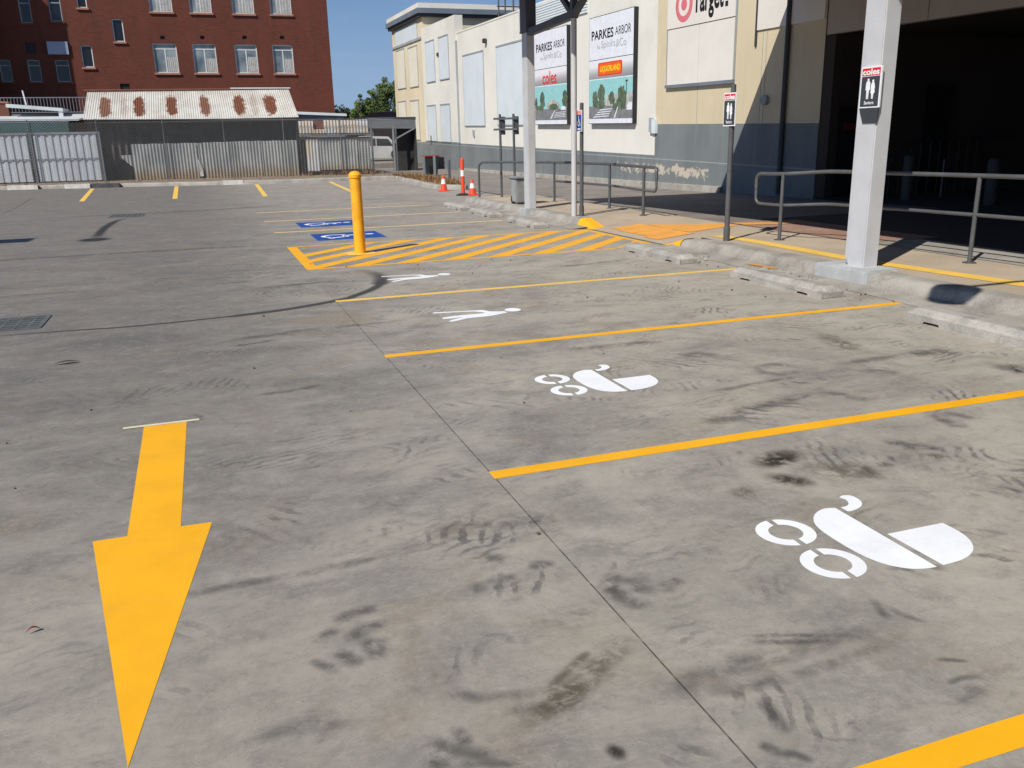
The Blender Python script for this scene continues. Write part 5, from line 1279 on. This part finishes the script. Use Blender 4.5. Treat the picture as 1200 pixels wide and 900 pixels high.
for z in (3.62,4.42):
    b = MB(); b.bar((-15,57,z),(-5.2,57,z),.05,.05); b.build('rail','grey_post',t_)
for k in range(60):
    x = -15+k*.166; b = MB(); b.bar((x,57,3.62),(x,57,4.42),.03,.03,(1,0,0)); b.build('picket','grey_post',t_)
b = MB(); b.box(-15,57,3.45,-5.2,59.9,3.56); b.build('deck','dark_timber',t_)
# carport at the right end
cp = thing('carport','open dark carport with a deep grey fascia beside the far tower','carport',(10,47.5,0))
b = MB(); b.add([(8.84,47.5,2.30),(11.4,47.5,2.24),(11.4,47.5,2.70),(8.84,47.5,2.82),(8.84,47.6,2.30),(11.4,47.6,2.24),(11.4,47.6,2.70),(8.84,47.6,2.82)],[(0,1,2,3),(7,6,5,4),(0,4,5,1),(3,2,6,7),(1,5,6,2),(3,7,4,0)]); b.build('fascia','grey_trim_dark',cp) if 'grey_trim_dark' in MATS else b.build('fascia',weath('grey_trim_dark',(.15,.155,.165),.1,2,.6),cp)
b = MB(); b.box(8.8,47.62,2.70,11.45,50.2,2.86); b.build('roof','dark_trim',cp)
b = MB(); corr2 = []
b.box(11.36,47.62,0,11.44,50,2.3); b.build('side_wall','dark_timber',cp)
for x in (8.95,10.15):
    b = MB(); b.tube([(x,47.55,0),(x,47.55,2.4)],.06,8); b.build('post','grey_post',cp)
b = MB(); b.bar((10.15,47.52,1.45),(10.3,47.52,1.75),.05,.07); b.bar((10.3,47.52,1.75),(11.3,47.52,2.25),.05,.07); b.build('brace','grey_post',cp)
b = MB(); b.box(10.22,48.2,0,11.35,48.3,2.7); b.build('end_wall','dark_timber',cp)
# white ute parked beyond
b = MB(); b.flatsheet = True; b.add([(9,54,.3),(18,54,.3),(18,63.9,.5),(9,63.9,.5)],[(0,1,2,3)]); b.add([(9,54,-.05),(18,54,-.05),(18,54,.3),(9,54,.3)],[(0,1,2,3)]); b.build('back_lane','asphalt',kind='structure')
weath('car_white', (.52,.53,.53), .1, 3, .35, dirt=(.35,.34,.32), dirt_amt=.4, fine=.03, bump=0)
vt = thing('parked_car','white car parked beyond the carport, partly hidden','car',(11,58,.5))
b = MB(); prof = [(9.05,.62),(13.15,.62),(13.2,1.1),(12.35,1.28),(11.85,1.85),(10.25,1.92),(9.65,1.35),(9.05,1.25)]
v = [(x,57.2,z) for x,z in prof]+[(x,58.8,z) for x,z in prof]; n = len(prof)
b.add(v,[tuple(range(n)),tuple(range(n,2*n))[::-1]]+[(i,(i+1)%n,n+(i+1)%n,n+i) for i in range(n)]); b.build('body','car_white',vt,bevel=.06)
b = MB(); b.add([(9.90,57.185,1.38),(11.00,57.185,1.35),(11.00,57.185,1.8),(10.35,57.185,1.82)],[(0,1,2,3)]); b.add([(11.07,57.185,1.35),(12.15,57.185,1.32),(11.83,57.185,1.76),(11.07,57.185,1.8)],[(0,1,2,3)]); b.build('side_window','dark_glass',vt)
for x in (9.85,12.3):
    b = MB(); b.tube([(x,57.15,.78),(x,57.35,.78)],.33,16); w_ = b.build('wheel','black_rubber',vt)
    b = MB(); b.tube([(x,57.13,.78),(x,57.16,.78)],.19,12); b.build('rim','light_steel',w_)
# low brick house behind
ho = thing('brick_house','low red brick house with a tiled roof beyond the carport','house',(12,64,0))
b = MB(); b.box(9.8,64,0,18,70,2.75); b.build('wall','red_brick',ho)
b = MB(); b.add([(9.4,63.5,2.7),(18.5,63.5,2.7),(18.5,70.5,2.7),(9.4,70.5,2.7),(13.2,67,3.75),(15.5,67,3.75)],[(0,1,5,4),(1,2,5),(2,3,4,5),(3,0,4),(3,2,1,0)]); b.build('roof','red_tiles',ho)
b = MB(); b.box(15.0,66.2,3.4,15.5,66.9,4.3); b.build('chimney','dark_red_brick',ho)
b = MB(); b.box(11.6,63.95,1.2,12.2,63.99,2.3); b.build('window','window_white',ho)

# ------------------------------------------------------------------ vegetation
def leaves(mb, c, r, n, size, rs, squash=.8):
    for i in range(n):
        while True:
            p = Vector((rs.uniform(-1,1),rs.uniform(-1,1),rs.uniform(-1,1)))
            if .25 < p.length < 1: break
        q = Vector(c)+Vector((p.x*r,p.y*r,p.z*r*squash)); s = size*rs.uniform(.6,1.4)
        a = Vector((rs.uniform(-1,1),rs.uniform(-1,1),rs.uniform(-1,1))).normalized(); e = a.cross(Vector((rs.uniform(-1,1),rs.uniform(-1,1),rs.uniform(-1,1)))).normalized()
        mb.add([q-a*s,q+e*s*.55,q+a*s,q-e*s*.55],[(0,1,2,3)])
def tree(nm, lab, base, h, blobs, leaf, mat, n, size, seed, group=None):
    rs = random.Random(seed); t_ = thing(nm,lab,'tree',base,group)
    b = MB(); x,y,z = base
    b.tube([(x,y,z-.2),(x+.1,y,z+h*.3),(x+.05,y,z+h*.55)],[.28,.22,.14],9)
    for c,r in blobs: b.tube([(x+.05,y,z+h*.35),((x+c[0])/2,(y+c[1])/2,(z+h*.4+c[2])/2),c],[.14,.09,.03],6)
    b.build('trunk','bark',t_,smooth=True)
    b = MB()
    for c,r in blobs:
        leaves(b,c,r*.8,int(n*r*r*.6),size,rs)
        for k in range(int(9*r)):
            d = Vector((rs.gauss(0,1),rs.gauss(0,1),rs.gauss(0,.8))).normalized()
            leaves(b,Vector(c)+d*r*rs.uniform(.7,1.05),r*rs.uniform(.22,.42),int(n*r*.13),size,rs)
    b.build('crown',mat,t_,smooth='cards')
    return t_
tree('leafy_tree','green feathery tree at left of the pair beyond the carport',(15.7,86,0),5.2,[((15.35,86,5.15),.75),((15.2,86.2,4.3),.9),((16.0,85.8,4.6),.8),((15.8,86,3.7),1.0),((16.4,85.6,3.8),.9)],0,'leaf_green',1000,.085,3,'leafy trees by the far tower')
tree('leafy_tree','taller darker green tree touching the far tower',(18.2,88,0),6.6,[((17.4,88,6.1),.95),((18.5,88,6.6),1.0),((17.0,87.6,5.3),.85),((18.7,88,5.4),1.2),((17.6,87.5,4.6),1.1),((19.6,88,6.4),1.0),((18.4,88,3.9),1.1)],0,'leaf_green',1000,.085,4,'leafy trees by the far tower')
rs = random.Random(9); b = MB()
for k in range(70):
    x = 22+k*.42*1.0+rs.uniform(-.5,.5); leaves(b,(x,200+rs.uniform(-4,4),5.5+1.3*rs.random()+1.0*math.sin(k*.35)),rs.uniform(1.2,2.2),110,.40,rs,1.0)
for k in range(40):
    x = 22+k*.8; leaves(b,(x,203,3.5),2.2,60,.5,rs,1.0)
b.build('distant_trees','leaf_far',kind='stuff',smooth='cards')
# dry grass on the island, weeds along the fence, leaf litter
rs = random.Random(13); b = MB()
for k in range(900):
    t = rs.random(); y = 28.8+10.5*t; x = 7.95+(1.2 if y > 31 else .5)*rs.random()+.25*abs(t-.4); h = rs.uniform(.06,.22); a = rs.uniform(0,6.28); w = .03
    b.add([(x-w*math.cos(a),y-w*math.sin(a),.10),(x+w*math.cos(a),y+w*math.sin(a),.10),(x+rs.uniform(-.08,.08),y+rs.uniform(-.08,.08),.10+h)],[(0,1,2)])
b.build('dry_grass','dry_grass',kind='stuff',smooth='cards')
b = MB()
for k in range(900):
    x = rs.uniform(-10,9); y = FY(x)-rs.random()**1.5*3.2-.3; h = rs.uniform(.01,.05); a = rs.uniform(0,6.28); w = rs.uniform(.03,.08)
    b.add([(x-w*math.cos(a),y-w*math.sin(a),.065),(x+w*math.cos(a)*.4,y+w*math.sin(a)*.4,.065+h),(x+w*math.cos(a+1),y+w*math.sin(a+1),.07+h*.6)],[(0,1,2)])
for k in range(220):
    x = rs.choice((rs.gauss(7.0,.5),rs.gauss(8.0,.3),rs.uniform(4.8,8.4))); y = FY(x)-.35-rs.random()*.5; h = rs.uniform(.1,.3); a = rs.uniform(0,6.28); w = .03
    b.add([(x-w*math.cos(a),y-w*math.sin(a),.06),(x+w*math.cos(a),y+w*math.sin(a),.06),(x+rs.uniform(-.1,.1),y+rs.uniform(-.1,.1),.06+h)],[(0,1,2)])
b.build('leaf_litter','litter',kind='stuff',smooth='cards')
b = MB()
for k in range(95):
    x, y = (rs.uniform(-3,6),rs.uniform(1.3,12)) if k < 45 else (rs.uniform(5.9,6.5),rs.uniform(3.5,11)); s = rs.uniform(.003,.008)*(1.5 if y > 6 else 1)
    pts = [(x+s*math.cos(a)*rs.uniform(.6,1.2),y+s*math.sin(a)*rs.uniform(.6,1.2)) for a in (0,1.1,2.2,3.3,4.4,5.4)]
    b.prism(pts,.003,.003+s*.8)
b.build('grit',weath('grit_mat',(.10,.085,.07),.4,30,.9),kind='stuff')
def leaf(x,y,L,a,col,lab,m):
    b = MB(); d = Vector((math.cos(a),math.sin(a),0)); s = Vector((-d.y,d.x,0)); v = []; n = 7
    for k in range(n):
        t = k/(n-1); w = L*.13*math.sin(PI*min(max(t,.04),.97)); z = .006+.012*math.sin(PI*t); c = Vector((x,y,0))+d*L*(t-.5)+s*L*.06*math.sin(PI*t)
        v += [c-s*w+Vector((0,0,z+.004)),c+s*w+Vector((0,0,z+.006))]
    b.add(v,[(2*k,2*k+2,2*k+3,2*k+1) for k in range(n-1)]); tag(b.build('dry_leaf',m,loc=(x,y,0),smooth=True),lab,'leaf')
leaf(-.715,3.0,.045,.3,None,'curled red-brown dry leaf on the concrete left of the arrow','leaf_red') if 'leaf_red' in MATS else leaf(-.715,3.0,.045,.3,None,'curled red-brown dry leaf on the concrete left of the arrow',flat('leaf_red',(.16,.035,.02),.7))
leaf(-1.13,7.18,.18,.1,None,'long dark twig-like dry leaf far left on the aisle',flat('leaf_dark',(.05,.04,.03),.8))
leaf(7.19,6.83,.10,-.5,None,'pale curled leaf lying on the yellow footpath strip',flat('leaf_pale',(.45,.38,.28),.8))

# ------------------------------------------------------------------ camera, light, world
F = 999.413; pitch, roll, yaw = math.radians(16.0457888), math.radians(-1.29582121), math.radians(19.28638594)
fw = Vector((math.sin(yaw)*math.cos(pitch), math.cos(yaw)*math.cos(pitch), -math.sin(pitch)))
rt = Vector((math.cos(yaw), -math.sin(yaw), 0)); up = rt.cross(fw)
r2 = rt*math.cos(roll)+up*math.sin(roll); u2 = up*math.cos(roll)-rt*math.sin(roll)
cd = bpy.data.cameras.new('camera'); co = bpy.data.objects.new('camera', cd); COL.objects.link(co)
co.matrix_world = Matrix(((r2.x,u2.x,-fw.x,0),(r2.y,u2.y,-fw.y,0),(r2.z,u2.z,-fw.z,1.6),(0,0,0,1)))
cd.sensor_width = 36; cd.lens = 36*F/1200; cd.clip_start = .05; cd.clip_end = 3000
scn.camera = co
sl = bpy.data.lights.new('sun','SUN'); sl.energy = 4.7; sl.angle = math.radians(.53); sl.color = (1,.955,.88)
so = bpy.data.objects.new('sun', sl); COL.objects.link(so); so.rotation_euler = (-SUN).to_track_quat('Z','Y').to_euler()
w = bpy.data.worlds.new('World'); scn.world = w; w.use_nodes = True
t = NT(w.node_tree); bg = w.node_tree.nodes['Background']
sky = t.new('ShaderNodeTexSky'); sky.sky_type = 'NISHITA'; sky.sun_disc = False
d = -SUN; sky.sun_elevation = math.asin(d.z); sky.sun_rotation = math.atan2(d.x, d.y)
sky.air_density = 1.0; sky.dust_density = .6; sky.ozone_density = 2.5; sky.altitude = 300
tc = t.new('ShaderNodeTexCoord').outputs['Generated']
n1 = t.noise(t.mapv(tc,(1.5,2.5,9),(0,0,.5)), 2.2, 6, .6, .7)
dz_ = t.xyz(tc)[2]
hz_ = t.m('MULTIPLY', t.step(dz_, .26, .0), .62)
cl_f = t.m('ADD', hz_, t.m('MULTIPLY', t.step(n1,.44,.72), .40), clamp=True)
sk = t.mix(1.0, sky.outputs[0], (.80,.98,1.28), 'MULTIPLY')
c = t.mix(cl_f, sk, (5.0,7.3,11.2))
t.put(bg.inputs['Color'], c); bg.inputs['Strength'].default_value = .060
scn.render.engine = 'CYCLES'
scn.view_settings.view_transform = 'Standard'; scn.view_settings.look = 'None'; scn.view_settings.exposure = 0.0; scn.view_settings.gamma = 1.0
scn.cycles.transparent_max_bounces = 16
